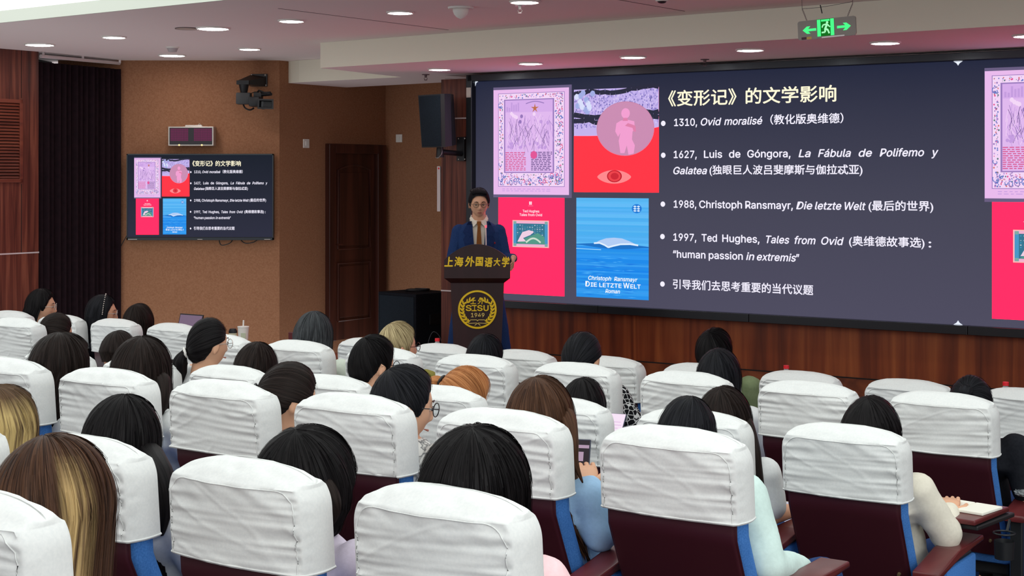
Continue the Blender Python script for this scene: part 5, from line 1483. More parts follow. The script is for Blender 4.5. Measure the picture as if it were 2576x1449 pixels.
hand(bm, WRR, (-0.25, 0.9, -0.36), (-0.2, 0, -1), 0.98, 0.5, False)
HI = Hm.inverted()
for f_ in bm.faces:
    c = HI @ f_.calc_center_median()
    f_.material_index = 1 if (c.y > 0.07 and (c.x / 0.018) ** 2 + ((c.z + 0.066) / 0.0085) ** 2 < 1) else 0
man = obj('person', bm, [M['skin'], M['lips']], None, 'all')
man.location = (-0.272, 12.56, ST); man.rotation_euler = (0, 0, RZ)
tag(man, 'man in navy suit, brown tie and spectacles speaking behind the lectern', 'person')
for sx in (-1, 1):
    bm = bmesh.new(); ball(bm, Hm @ Vector((sx * 0.031, 0.0765, 0.003)), (0.0105, 0.0100, 0.0034), 16); ey = obj('eye', bm, M['eye_white'], man, True)
    bm = bmesh.new(); ball(bm, Hm @ Vector((sx * 0.031 + 0.001, 0.0845, 0.0015)), (0.0046, 0.003, 0.0040), 12); obj('iris', bm, M['iris'], ey, True)
    bm = bmesh.new(); tube(bm, [Hm @ Vector(q) for q in ((sx * 0.014, 0.094, 0.026), (sx * 0.03, 0.0925, 0.031), (sx * 0.048, 0.082, 0.026))], [0.0018, 0.0026, 0.0012], 8); obj('eyebrow', bm, M['iris'], man, True)
    bm = bmesh.new(); tube(bm, [Hm @ Vector(q) for q in ((sx * 0.018, 0.086, 0.004), (sx * 0.031, 0.0875, 0.010), (sx * 0.045, 0.081, 0.005))], 0.0018, 6); obj('eyelid', bm, M['iris'], man, True)
hair(man, H['black2'], Hm, pole=(0.05, -0.45, 0.88), th=0.008, top=0.014, seed=41, amp=0.004, strands=200, seated=False)
bm = bmesh.new()                                      # swept quiff on top
for k in range(46):
    q = k / 45; x = -0.058 + 0.116 * q
    d_ = 1 - (x / 0.062) ** 2
    pts = [Hm @ Vector((x, 0.052 + 0.018 * d_, 0.080 + 0.003 * math.sin(k * 1.3))), Hm @ Vector((x + 0.003, 0.060 + 0.014 * d_, 0.094 + 0.012 * d_)), Hm @ Vector((x + 0.010, 0.036, 0.106 + 0.016 * d_ + 0.003 * math.sin(k * 1.7))), Hm @ Vector((x + 0.012, -0.01, 0.106 + 0.018 * d_)), Hm @ Vector((x + 0.008, -0.05, 0.088 + 0.016 * d_))]
    tube(bm, spline(pts, 12), [0.003, 0.0045, 0.0055, 0.006, 0.0065, 0.0065, 0.0065, 0.0065, 0.006, 0.006, 0.005, 0.004, 0.003], 6)
bm.loops.layers.uv.new('UVMap')
obj('quiff', bm, H['black2'], man, 'all')
spectacles(man, Hm, mat('tortoise_frame', (92, 70, 44), 0.3), 0.0215)
# jacket, shirt, tie
def vhalf(z): 
    return 0.054 if z > 1.28 else max(0.0, 0.054 - (1.28 - z) * 0.085) if z > 1.0 else max(0.0, 0.030 - (1.0 - z) * 0.3)
bm = bmesh.new(); ltorso(bm, 0.016)
erings(bm, [((0, 0, 0.66), 0.195, 0.135), ((0, 0, 0.80), 0.185, 0.132), ((0, 0, 0.92), 0.176, 0.126)])
erings(bm, [((0, -0.008, 1.30), 0.10, 0.075), ((0, -0.012, 1.365), 0.070, 0.062)])
for a, e, w_ in ((SHL, ELL, WRL), (SHR, ELR, WRR)):
    capsule(bm, a + Vector((0, 0, -0.004)), e, 0.066, 0.056); capsule(bm, e, e.lerp(w_, 0.92), 0.054, 0.040)
me = remesh(bm, 0.0045, 5, 'jacket')
ripple(me, 12, 16, 0.004, 0.0)
bm = bmesh.new(); bm.from_mesh(me); bpy.data.meshes.remove(me)
bvh = BVHTree.FromBMesh(bm)
def front(x, z, off=0.005):
    h = bvh.ray_cast(Vector((x, 1, z)), Vector((0, -1, 0)))
    return Vector((x, (h[0].y if h[0] else 0.1) + off, z))
dele = [f_ for f_ in bm.faces if f_.calc_center_median().y > 0.02 and f_.calc_center_median().z > 0.93 and abs(f_.calc_center_median().x) < vhalf(f_.calc_center_median().z)]
lap = []
for sx in (-1, 1):
    inn, out = [], []
    for k in range(15):
        z = 1.345 - k * 0.029; w_ = (0.03 + 0.05 * min(1, k / 3)) if k < 4 else 0.088 - 0.0055 * (k - 4)
        if k == 4: w_ = 0.06
        inn.append(front(sx * (vhalf(z) + 0.006), z, 0.013) - Vector((sx * 0.008, 0, 0))); out.append(front(sx * (vhalf(z) + max(0.006, w_)), z, 0.017))
    lap.append((inn, out))
bmesh.ops.delete(bm, geom=dele, context='FACES')
jk = obj('jacket', bm, M['navy'], man, 'all')
for inn, out in lap:
    bm = bmesh.new()
    loft(bm, [[a, a.lerp(b_, 0.5) + Vector((0, 0.007, 0)), b_, b_ + Vector((0, -0.013, 0)), a + Vector((0, -0.006, 0))] for a, b_ in zip(inn, out)]); obj('lapel', bm, M['navy_shade'], jk)
pk = front(-0.115, 1.175, 0.006)
bm = bmesh.new()
for dx, dz, r in ((0, 0, 0.011), (0.012, 0.008, 0.009), (-0.011, -0.006, 0.009), (0.003, 0.014, 0.008)): ball(bm, pk + Vector((dx, 0, dz)), (r, 0.004, r), 8)
obj('pocket_square', bm, M['red_cloth'], jk, True)
bm = bmesh.new(); ltorso(bm, 0.007); me = remesh(bm, 0.008, 3, 'shirt'); obj('shirt', me, M['shirt'], man)
bm = bmesh.new()
for sx in (-1, 1):
    a = [Vector((sx * 0.062, 0.01, 1.395)), Vector((sx * 0.060, 0.045, 1.380)), Vector((sx * 0.006, 0.092, 1.342)), Vector((sx * 0.046, 0.110, 1.300)), Vector((sx * 0.074, 0.058, 1.345)), Vector((sx * 0.077, 0.01, 1.365))]
    v0 = [bm.verts.new(p) for p in a]; v1 = [bm.verts.new(p + Vector((0, -0.006, 0.001))) for p in a]
    bm.faces.new(v0); bm.faces.new(v1)
    for k in range(6): bm.faces.new((v0[k], v0[(k + 1) % 6], v1[(k + 1) % 6], v1[k]))
rr_ = [[Vector((r * math.cos(t), 0.0 + 0.055 / 0.062 * r * math.sin(t) - 0.006, z)) for t in [math.radians(-200 + 220 * k / 24) for k in range(25)]] for r, z in ((0.066, 1.395), (0.070, 1.36), (0.072, 1.33))]
loft(bm, rr_, False, False)
obj('collar', bm, M['shirt'], man, True)
bm = bmesh.new()
def sfront(z): return 0.120 if z < 1.2 else 0.120 - (z - 1.2) * 0.22
loft(bm, [[(-0.019, 0.104, 1.344), (0.019, 0.104, 1.344), (0.016, 0.075, 1.344), (-0.016, 0.075, 1.344)], [(-0.011, 0.118, 1.302), (0.011, 0.118, 1.302), (0.011, 0.09, 1.302), (-0.011, 0.09, 1.302)]])
loft(bm, [[(-w_, y_ + 0.004, z), (w_, y_ + 0.004, z), (w_, y_ - 0.004, z), (-w_, y_ - 0.004, z)] for w_, y_, z in ((0.012, 0.118, 1.305), (0.018, 0.127, 1.22), (0.024, 0.128, 1.11), (0.028, 0.126, 1.0), (0.030, 0.124, 0.93))])
obj('tie', bm, M['tie'], man)
bm = bmesh.new()
capsule(bm, (-0.07, 0, 0.78), (0.07, 0, 0.78), 0.12, 0.12)
for sx in (-1, 1):
    capsule(bm, (sx * 0.09, 0, 0.80), (sx * 0.17, 0.02, 0.44), 0.105, 0.078); capsule(bm, (sx * 0.17, 0.02, 0.44), (sx * 0.225, -0.02, 0.10), 0.077, 0.066)
obj('trousers', remesh(bm, 0.010, 3, 'trousers'), M['navy'], man)
for sx in (-1, 1):
    bm = bmesh.new(); capsule(bm, (sx * 0.223, -0.05, 0.042), (sx * 0.245, 0.17, 0.036), 0.042, 0.034); obj('shoe', bm, M['black'], man, True)
for w_, e in ((WRL, ELL), (WRR, ELR)):
    bm = bmesh.new(); d = (w_ - e).normalized(); cyl(bm, w_ - d * 0.035, w_ - d * 0.004, 0.036, 0.034); obj('cuff', bm, M['shirt'], man, True)

# ------------------------------------------------------------------ loudspeakers
P0 = Vector((-0.93, 14.8)); hsub = 0.57
cxy = P0 + Vector((-0.72, 0.69)) * 0.275 + Vector((0.69, 0.72)) * 0.25
t = thing('subwoofer', 'large black carpet-covered subwoofer box on stage beside the door', 'loudspeaker', (cxy.x, cxy.y, ST), math.atan2(-0.69, 0.72))
bm = bmesh.new(); box(bm, (0, 0, hsub / 2), (0.55, 0.50, hsub), bev=0.008); obj('cabinet', bm, M['black_soft'], t)
bm = bmesh.new(); box(bm, (0, -0.252, hsub / 2), (0.50, 0.008, hsub - 0.06), bev=0.003); obj('grille', bm, M['grille'], t)
bm = bmesh.new(); box(bm, (0.278, 0, hsub * 0.55), (0.01, 0.14, 0.10), bev=0.003); obj('handle', bm, M['black'], t)
t = thing('cable_coil', 'black cable bundle lying on top of the subwoofer', 'cable', (cxy.x + 0.02, cxy.y, ST + hsub))
bm = bmesh.new()
tube(bm, [(0.11 * math.cos(a) * (1 + 0.1 * math.sin(a * 0.7)), 0.07 * math.sin(a), 0.010 + 0.0007 * a) for a in [k * 0.35 for k in range(60)]], 0.007, 6); obj('loop', bm, M['black'], t, True)
t = thing('hanging_cable', 'thin grey cable loop in front of the black subwoofer', 'cable', (*at(1096, 0, 14.45).xy, ST))
bm = bmesh.new(); tube(bm, spline([(-0.07, 0, 0.01), (-0.075, 0, 0.12), (-0.03, 0, 0.24), (0.03, 0, 0.21), (0.07, 0, 0.1), (0.09, 0, 0.01)], 20), 0.0035, 6); obj('wire', bm, mat('grey_wire', (70, 74, 82), 0.5), t, True)

YS = 13.85; ps = F / YS
o_ = at(1098, 305, YS)
t = thing('wall_loudspeaker', 'black loudspeaker on a wall arm left of the LED wall', 'loudspeaker', o_)
def sp(x, y, dy=0.0): return Vector(((x - 1098) / ps, dy, -(y - 305) / ps))
bm = bmesh.new()
topr = [sp(1052, 240, -0.02), sp(1110, 238.5, -0.16), sp(1120, 238, -0.15), sp(1134, 237.5, -0.09), sp(1141, 238, 0.0), sp(1132, 237, 0.16), sp(1085, 239, 0.20)]
botr = [sp(1061.5, 371.5, -0.02), sp(1112, 371.5, -0.16), sp(1122, 370.5, -0.15), sp(1138, 367.5, -0.09), sp(1148, 364, 0.0), sp(1136, 364, 0.16), sp(1092, 368, 0.20)]
loft(bm, [topr, botr])
obj('cabinet', bm, M['black'], t)
bm = bmesh.new()
q = [sp(1054, 243, -0.028), sp(1109, 241.5, -0.168), sp(1111.5, 368.5, -0.168), sp(1062.5, 368.5, -0.028)]
v0 = [bm.verts.new(p) for p in q]; v1 = [bm.verts.new(p + Vector((0.01, 0.02, 0))) for p in q]
bm.faces.new(v0); bm.faces.new(v1)
for k in range(4): bm.faces.new((v0[k], v0[(k + 1) % 4], v1[(k + 1) % 4], v1[k]))
obj('grille', bm, M['grille'], t)
wpl = on_v(1162, 375, V_W) - o_
bm = bmesh.new(); box(bm, (wpl.x, wpl.y - 0.03, wpl.z), (0.088, 0.05, 0.22), rz=-TH, bev=0.004); br = obj('wall_plate', bm, M['black'], t)
for dx in (-0.035, 0.035):
    for dz in (-0.095, 0.095):
        bm = bmesh.new(); ball(bm, (wpl.x + dx * NY, wpl.y - 0.058 - dx * NX, wpl.z + dz), 0.007, 8); obj('bolt', bm, M['silver'], br, True)
bm = bmesh.new(); cyl(bm, (wpl.x, wpl.y - 0.05, -(386 - 305) / ps), sp(1107, 382, -0.02), 0.024); cyl(bm, sp(1107, 396, -0.02), sp(1107, 370, -0.02), 0.036, 0.03)
obj('arm', bm, M['black'], t)
bm = bmesh.new(); tube(bm, spline([sp(1112, 368, -0.06), sp(1113, 385, -0.08), sp(1104, 397, -0.07), sp(1096, 396, -0.03)], 12), 0.0035, 6); obj('cable', bm, M['metal'], t, True)

# ------------------------------------------------------------------ wall camera
YK = 15.05; pk_ = F / YK; ko = at(645, 230, YK)
t = thing('video_camera', 'black broadcast video camera on a motorised wall bracket, above the wall screen', 'video camera', ko)
def kp(x, y, dy=0.0): return Vector(((x - 645) / pk_, dy, -(y - 230) / pk_))
wy = YT - YK
bm = bmesh.new(); c = kp(641.5, 198); box(bm, (c.x, wy - 0.01, c.z), (43 / pk_, 0.02, 32 / pk_), bev=0.002); br = obj('wall_plate', bm, M['black'], t)
for x, y in ((623, 185), (658, 185), (659, 211), (623, 211)):
    bm = bmesh.new(); c = kp(x, y); ball(bm, (c.x, wy - 0.022, c.z), 0.009, 8); obj('bolt', bm, M['silver'], br, True)
bm = bmesh.new()
loft(bm, [[kp(622, 184, wy - 0.02), kp(660, 190, wy - 0.02), kp(660, 213, wy - 0.02), kp(622, 213, wy - 0.02)], [kp(597, 203, 0.0), kp(628, 203, 0.0), kp(628, 213, 0.0), kp(597, 213, 0.0)], [kp(597, 203, -0.05), kp(628, 203, -0.05), kp(628, 213, -0.05), kp(597, 213, -0.05)]])
obj('bracket', bm, M['black'], t)
bm = bmesh.new(); c = kp(614, 213, 0); cyl(bm, kp(614, 234, -0.01), kp(614, 213, -0.01), 0.034, 0.05, 20); obj('pan_motor', bm, M['black'], t, True)
bm = bmesh.new(); c = kp(615.5, 248.5); box(bm, (c.x, -0.03, c.z), (35 / pk_, 0.13, 29 / pk_), bev=0.01); hd = obj('pan_head', bm, mat('charcoal_housing', (54, 56, 58), 0.5), t, True)
bm = bmesh.new(); c = kp(601, 249); box(bm, (c.x, -0.03, c.z), (7 / pk_, 0.12, 26 / pk_), bev=0.004); obj('end_cap', bm, mat('plum_cap', (54, 42, 56), 0.5), hd)
bm = bmesh.new(); c = kp(645, 257); box(bm, (c.x, -0.03, c.z), (26 / pk_, 0.24, 24 / pk_), bev=0.008); c = kp(650, 240); box(bm, (c.x, 0.0, c.z), (20 / pk_, 0.12, 14 / pk_), bev=0.006); obj('camera_body', bm, M['black'], t, True)
bm = bmesh.new(); cyl(bm, kp(660, 263, 0.0), kp(668, 264, -0.14), 0.045, 0.05, 24); obj('lens', bm, mat('lens_barrel', (40, 44, 48), 0.25), t, True)
bm = bmesh.new()
fr = [(657, 251), (696, 252), (696, 277), (656, 276)]
inn_ = [(661, 255), (692, 256), (692, 273), (660, 272)]
A_ = [kp(x, y, -0.20) for x, y in fr]; B_ = [kp(x, y, -0.20) for x, y in inn_]; C_ = [kp(x * 0.75 + 676 * 0.25, y * 0.75 + 264 * 0.25, -0.13) for x, y in fr]; D_ = [kp(x * 0.8 + 676 * 0.2, y * 0.8 + 264 * 0.2, -0.14) for x, y in inn_]
loft(bm, [D_, B_, A_, C_], True, False); bm.faces.new([bm.verts.new(p) for p in D_])
obj('lens_hood', bm, M['black'], t)
bm = bmesh.new(); cyl(bm, kp(656, 239, -0.02), kp(688, 239, -0.16), 0.016, 0.016, 14); tube(bm, [kp(648, 232, 0), kp(652, 228, -0.02), kp(668, 234, -0.05), kp(684, 234, -0.1)], 0.010, 8); obj('microphone', bm, M['black'], t, True)
bm = bmesh.new(); tube(bm, spline([kp(613, 263, -0.02), kp(618, 272, -0.03), kp(630, 277, -0.03), kp(640, 272, -0.02)], 12), 0.008, 8); tube(bm, spline([kp(632, 235, 0), kp(642, 231, 0), kp(652, 233, 0)], 10), 0.004, 6); obj('cable', bm, M['black'], t, True)

# ------------------------------------------------------------------ dot-matrix counter
YD = 15.17; pd = F / YD; do = at(480, 342.5, YD)
t = thing('dot_matrix_display', 'small dot matrix clock display with a silver case above the wall screen', 'display', do)
W_, H_ = 114 / pd, 48 / pd
bm = bmesh.new(); box(bm, (0, 0.065, 0), (W_, 0.13, H_), bev=0.003); obj('case', bm, M['silver'], t)
bm = bmesh.new(); box(bm, (0, -0.001, 0), (W_ - 0.026, 0.004, H_ - 0.022)); obj('screen', bm, mat('dark_display', (24, 16, 26), 0.3), t)
dm = emission('magenta_dots', (132, 34, 92), 0.8)
for x0 in (-W_ / 2 + 0.02, 0.028):
    bm = bmesh.new()
    for i in range(20):
        for j in range(14):
            x = x0 + 0.004 + i * 0.0089; z = H_ / 2 - 0.02 - j * 0.0089
            plate(bm, [(x, z - 0.006), (x + 0.006, z - 0.006), (x + 0.006, z), (x, z)], -0.0045, -0.0035)
    obj('dot_matrix', bm, dm, t)
for x in (-0.115, 0.11):
    bm = bmesh.new(); ball(bm, (x, -0.004, -H_ / 2 + 0.006), 0.009, 10); obj('indicator_lamp', bm, emission('amber_lamp', (255, 214, 150), 1.6), t, True)
bm = bmesh.new(); box(bm, (0.02, 0.06, H_ / 2 + 0.008), (0.17, 0.05, 0.016), bev=0.003); tube(bm, spline([(0.06, 0.05, H_ / 2 + 0.01), (0.075, 0.05, H_ / 2 + 0.03), (0.09, 0.06, H_ / 2 + 0.012)], 8), 0.004, 6); obj('hanger', bm, M['silver'], t)

# ------------------------------------------------------------------ ceiling lamps and fittings
def downlight(x, y, wpx, zc, label):
    p = zc_pt(x, y, zc); r = wpx / F * p.y / 2
    t = thing('downlight', label, 'ceiling light', p, 0, 'round recessed downlights')
    bm = bmesh.new(); torus(bm, (0, 0, -0.003), r + 0.008, 0.010, None, 40, 8); obj('trim_ring', bm, M['white'], t, True)
    bm = bmesh.new(); loft(bm, [[(rr_ * math.cos(a), rr_ * math.sin(a), z) for a in [2 * math.pi * k / 40 for k in range(40)]] for rr_, z in ((r, -0.001), (r, -0.005), (r * 0.96, -0.010), (r * 0.8, -0.014), (r * 0.4, -0.017), (r * 0.05, -0.018))]); obj('diffuser', bm, M['glow'], t)  # domed below the ceiling so the disc looks thickened by bloom
DL = [(100, 111, 66, ZC, 'leftmost glowing round downlight above the wood column'), (287, 92, 52, ZC, 'glowing round downlight second from left, above the dark curtain'),
 (433, 138, 60, ZC, 'glowing round downlight just below the small smoke alarm'), (536, 70, 74, ZC, 'large glowing round downlight touching the round ceiling cover plate'),
 (628, 122, 48, ZC, 'small glowing round downlight above the wall video camera'), (733, 51, 57, ZC, 'glowing round downlight above left end of the dropped soffit'),
 (1007, 30, 58, ZC, 'glowing round downlight left of the white dome detector'), (1320, 3, 66, ZC, 'glowing round downlight cut by the top edge, above a sprinkler'),
 (1106, 173, 50, ZS, 'soffit downlight farthest left, above the wall loudspeaker'), (1335, 158, 55, ZS, 'soffit downlight above the manuscript picture'),
 (1592, 142, 58, ZS, 'soffit downlight above the red book cover picture'), (1887, 124, 62, ZS, 'soffit downlight lower left of the green exit sign'),
 (2227, 106, 66, ZS, 'soffit downlight lower right of the green exit sign'), (2588, 88, 70, ZS, 'soffit downlight cut by the right edge of the picture')]
for d in DL: downlight(*d)
p = zc_pt(1159, 18, ZC)
t = thing('dome_detector', 'white cone-shaped dome detector on the ceiling', 'detector', p)
bm = bmesh.new(); cyl(bm, (0, 0, -0.012), (0, 0, 0), 0.085, 0.09, 32); obj('base_plate', bm, M['white'], t, True)
bm = bmesh.new()
prof = [(0.056, -0.012), (0.054, -0.03), (0.046, -0.05), (0.030, -0.068), (0.010, -0.078), (0.003, -0.082)]
loft(bm, [[(r * math.cos(a), r * math.sin(a), z) for a in [2 * math.pi * k / 32 for k in range(32)]] for r, z in prof]); obj('dome', bm, M['white'], t, 'all')
p = zc_pt(470, 71, ZC)
t = thing('access_plate', 'flat round ceiling cover plate left of the large downlight', 'cover plate', p)
bm = bmesh.new(); cyl(bm, (0, 0, -0.006), (0, 0, 0), 0.085, 0.09, 36); obj('disc', bm, mat('beige_plate', (196, 182, 168), 0.7), t)
bm = bmesh.new(); torus(bm, (0, 0, -0.004), 0.089, 0.004, None, 36, 6); obj('rim', bm, M['groove'], t, True)
p = zc_pt(434, 118, ZC)
t = thing('smoke_alarm', 'small grey smoke alarm on the ceiling above a downlight', 'smoke alarm', p)
bm = bmesh.new(); cyl(bm, (0, 0, -0.012), (0, 0, 0), 0.055, 0.06, 28); obj('base_plate', bm, M['white'], t, True)
bm = bmesh.new(); cyl(bm, (0, 0, -0.045), (0, 0, -0.012), 0.036, 0.050, 28); obj('sensor', bm, mat('grey_sensor', (186, 178, 180), 0.6), t, True)
def sprinkler(x, y, zc, label, dark):
    m = mat('sprinkler_metal', (96, 74, 78) if dark else (214, 208, 204), 0.4, 0.4)
    t = thing('sprinkler', label, 'sprinkler', zc_pt(x, y, zc), 0, 'ceiling sprinklers')
    bm = bmesh.new(); cyl(bm, (0, 0, -0.006), (0, 0, 0), 0.034, 0.036, 20); obj('escutcheon', bm, m, t)
    bm = bmesh.new(); cyl(bm, (0, 0, -0.03), (0, 0, -0.004), 0.010, 0.014, 12)
    for sx in (-1, 1): tube(bm, [(sx * 0.010, 0, -0.028), (sx * 0.015, 0, -0.04), (sx * 0.004, 0, -0.052)], 0.003, 6)
    obj('nozzle', bm, m, t)
    bm = bmesh.new(); cyl(bm, (0, 0, -0.056), (0, 0, -0.052), 0.014, 0.014, 14); obj('deflector', bm, m, t)
sprinkler(1071, 187, ZS, 'small dark sprinkler below the leftmost soffit downlight', True)
sprinkler(1773, 149, ZS, 'small dark sprinkler on the soffit lower left of the exit sign', True)
sprinkler(1308, 13, ZC, 'white sprinkler hanging just below the downlight at the top edge', False)
t = thing('ceiling_sensor', 'white round ceiling sensor cut by the top edge', 'sensor', zc_pt(1665, -4, ZC))
bm = bmesh.new(); cyl(bm, (0, 0, -0.02), (0, 0, 0), 0.04, 0.046, 24); obj('base_plate', bm, M['white'], t, True)
bm = bmesh.new(); ball(bm, (0, 0, -0.02), (0.03, 0.03, 0.014), 16); obj('lens', bm, M['black'], t, True)
for x, y, lab in ((53, 49, 'tiny grey screw hook on the trough edge at far left'), (546, 1, 'tiny grey screw hook on the trough edge at the top')):
    p = zc_pt(x, y + 6, ZC); t = thing('hook', lab, 'hook', p)
    bm = bmesh.new(); cyl(bm, (0, -0.022, 0.0), (0, -0.022, 0.03), 0.004, 0.006, 8); cyl(bm, (0, -0.022, 0.03), (0, -0.022, 0.034), 0.009, 0.009, 10); obj('screw', bm, M['groove'], t)

# ------------------------------------------------------------------ exit sign
YX = 9.0; px_ = F / YX
xo = at(2080, 71, YX)
t = thing('exit_sign', 'hanging exit sign with green running figure and two green arrows', 'exit sign', xo)
t.rotation_euler = (0, math.radians(-2.4), -TH)
XW, XH = 0.362, 0.112
def xp(u, v): return ((u - 0.5) * XW, (0.5 - v) * XH)
plate_m = mat('smoky_acrylic', (150, 140, 132), 0.25); nodes(plate_m)[2].inputs['Transmission Weight'].default_value = 0.25
gr, gr2, gd = emission('exit_green', (74, 255, 140), 1.0), emission('exit_pale_green', (170, 255, 190), 1.0), emission('exit_dark_green', (0, 110, 20), 1.0)
bm = bmesh.new(); vs = box(bm, (0, 0, 0), (XW, 0.008, XH)); es = [e for e in bm.edges if abs(e.verts[0].co.y - e.verts[1].co.y) > 0.005]; bmesh.ops.bevel(bm, geom=es, offset=0.014, segments=5, profile=0.5, affect='EDGES'); obj('panel', bm, plate_m, t)
bm = bmesh.new()
plate(bm, [xp(0.335, 0.0), xp(0.63, 0.0), xp(0.63, 0.90), xp(0.335, 0.90)], -0.0052, -0.004); obj('door_field', bm, gd, t)
bm = bmesh.new()
for u0, u1, v0, v1 in ((0.34, 0.40, 0.02, 0.90), (0.57, 0.63, 0.02, 0.90), (0.412, 0.558, 0.03, 0.13)):
    plate(bm, [xp(u0, v0), xp(u1, v0), xp(u1, v1), xp(u0, v1)], -0.0062, -0.005)
obj('door_frame', bm, gr, t)
bm = bmesh.new()
def limb(a, b_, w):
    a = Vector(xp(*a)); b_ = Vector(xp(*b_)); d = b_ - a; n_ = Vector((-d.y, d.x)).normalized() * w * XH
    plate(bm, [a - n_, b_ - n_, b_ + n_, a + n_], -0.0064, -0.005)
c = xp(0.515, 0.20); plate(bm, [(c[0] + 0.0075 * math.cos(k * 0.449), c[1] + 0.0075 * math.sin(k * 0.449)) for k in range(14)], -0.0064, -0.005)
for a, b_, w in (((0.515, 0.27), (0.475, 0.55), 0.055), ((0.505, 0.28), (0.44, 0.32), 0.035), ((0.44, 0.32), (0.425, 0.45), 0.032), ((0.52, 0.30), (0.55, 0.42), 0.032), ((0.55, 0.42), (0.565, 0.44), 0.03), ((0.48, 0.52), (0.525, 0.60), 0.05), ((0.52, 0.58), (0.545, 0.78), 0.042), ((0.475, 0.53), (0.475, 0.70), 0.045), ((0.475, 0.70), (0.415, 0.71), 0.04)): limb(a, b_, w)
obj('running_figure', bm, gr2, t)
for sg, tip in ((1, 0.085), (-1, 0.915)):
    bm = bmesh.new()
    def ap(du, v): return xp(tip + sg * du, v)
    pts = [ap(0, 0.5), ap(0.075, 0.31), ap(0.135, 0.31), ap(0.095, 0.44), ap(0.235, 0.44), ap(0.235, 0.57), ap(0.095, 0.57), ap(0.135, 0.70), ap(0.075, 0.70)]
    plate(bm, pts, -0.0055, -0.004); obj('arrow', bm, gr, t)
bm = bmesh.new(); plate(bm, [xp(0.41, 0.93), xp(0.80, 0.93), xp(0.80, 0.995), xp(0.41, 0.995)], -0.0046, -0.004); obj('label_strip', bm, M['strip'], t)
bm = bmesh.new(); plate(bm, [xp(0.06, 0.86), xp(0.145, 0.86), xp(0.145, 0.99), xp(0.06, 0.99)], -0.0046, -0.004); obj('sticker', bm, mat('maroon_sticker', (74, 44, 54), 0.6), t)
bm = bmesh.new(); plate(bm, [xp(0.15, 0.86), xp(0.235, 0.86), xp(0.235, 0.99), xp(0.15, 0.99)], -0.0046, -0.004); obj('sticker', bm, mat('yellow_sticker', (206, 176, 90), 0.6), t)
for u, x1, z1 in ((0.16, -0.150, 0.13), (0.86, 0.165, 0.13)):
    bm = bmesh.new(); a = Vector((xp(u, 0)[0], 0, XH / 2)); b_ = Vector((x1, 0, z1)); c_ = Vector((x1 * 1.0, 0, ZC - xo.z - abs(x1) * 0.05))
    n_ = 12
    for k in range(n_):
        p_ = a.lerp(b_, (k + 0.5) / n_); torus(bm, p_, 0.0035, 0.0012, Matrix.Rotation(math.pi / 2 * (k % 2), 4, 'Z') @ Matrix.Rotation(math.pi / 2, 4, 'X'), 10, 5)
    tube(bm, [b_, c_], 0.0018, 6)
    obj('chain', bm, M['groove'], t)
bm = bmesh.new(); tube(bm, spline([(-0.150, 0, 0.13), (-0.05, 0, 0.127), (0.06, 0, 0.132), (0.165, 0, 0.14)], 12), 0.0012, 5); tube(bm, [(-0.035, 0, 0.14), (-0.025, -0.002, 0.09)], 0.003, 6); obj('wire', bm, M['black'], t, True)

# ------------------------------------------------------------------ front desk and what stands on it
DT = 0.745
t = thing('front_desk', 'long dark wooden desk in front of the front row', 'desk', rpt(8.3, 0, 0), -TH)
bm = bmesh.new(); box(bm, (-4.7, 0, DT - 0.015), (9.4, 0.46, 0.03), bev=0.004); obj('desk_top', bm, M['wood_led'], t)
bm = bmesh.new(); box(bm, (-4.7, 0.20, 0.36), (9.3, 0.02, 0.70)); obj('modesty_panel', bm, M['wood_led'], t)
for k in range(6):
    bm = bmesh.new(); box(bm, (-9.3 + k * 1.84, 0, 0.36), (0.03, 0.38, 0.71)); obj('side_panel', bm, M['wood_led'], t)
ep = on_v(735, 846, 8.2)
bm = bmesh.new(); box(bm, (ep.x * NY - ep.y * NX, -0.1, (DT + ep.z) / 2), (0.05, 0.03, ep.z - DT + 0.06), bev=0.004); obj('end_post', bm, M['maroon_top'], t)
def bottle(x, y, label):
    p = on_v(x, y, 8.27); t = thing('water_bottle', label, 'bottle', (p.x, p.y, DT), 0, 'water bottles on the front desk')
    h = p.z - DT
    bm = bmesh.new(); prof = [(0.026, 0.0), (0.029, 0.006), (0.029, h * 0.35), (0.027, h * 0.42), (0.029, h * 0.5), (0.029, h * 0.68), (0.022, h * 0.8), (0.013, h * 0.88), (0.013, h * 0.92)]
    loft(bm, [[(r * math.cos(a), r * math.sin(a), z) for a in [2 * math.pi * k / 24 for k in range(24)]] for r, z in prof]); obj('body', bm, M['bottle'], t, 'all')
    bm = bmesh.new(); cyl(bm, (0, 0, h * 0.9), (0, 0, h), 0.0165, 0.0160, 20); obj('cap', bm, M['red_cap'], t)
    bm = bmesh.new(); cyl(bm, (0, 0, h * 0.52), (0, 0, h * 0.67), 0.0295, None, 24); obj('wrapper', bm, M['paper'], t)
bottle(1100, 851, 'red-capped water bottle on the desk left of the lectern foot')
bottle(1978, 919, 'red-capped water bottle behind the chair right of the olive shirted man')
bottle(2530, 961, 'red-capped water bottle at right edge beside the low bun head')
p = on_v(612, 823, 8.25)
t = thing('drink_cup', 'pale plastic drink cup with a white straw on the front desk', 'cup', (p.x, p.y, DT)); h = p.z - DT
bm = bmesh.new(); loft(bm, [[(r * math.cos(a), r * math.sin(a), z) for a in [2 * math.pi * k / 24 for k in range(24)]] for r, z in ((0.030, 0), (0.041, h * 0.96), (0.041, h))]); obj('cup', bm, mat('pale_cup', (236, 234, 226), 0.4), t, True)
bm = bmesh.new(); cyl(bm, (0, 0, h), (0, 0, h + 0.006), 0.044, 0.043, 24); obj('lid', bm, M['white'], t)
bm = bmesh.new(); cyl(bm, (0.0, 0, h), (0.002, 0, h + 0.052), 0.006, None, 10); obj('straw', bm, M['white'], t)
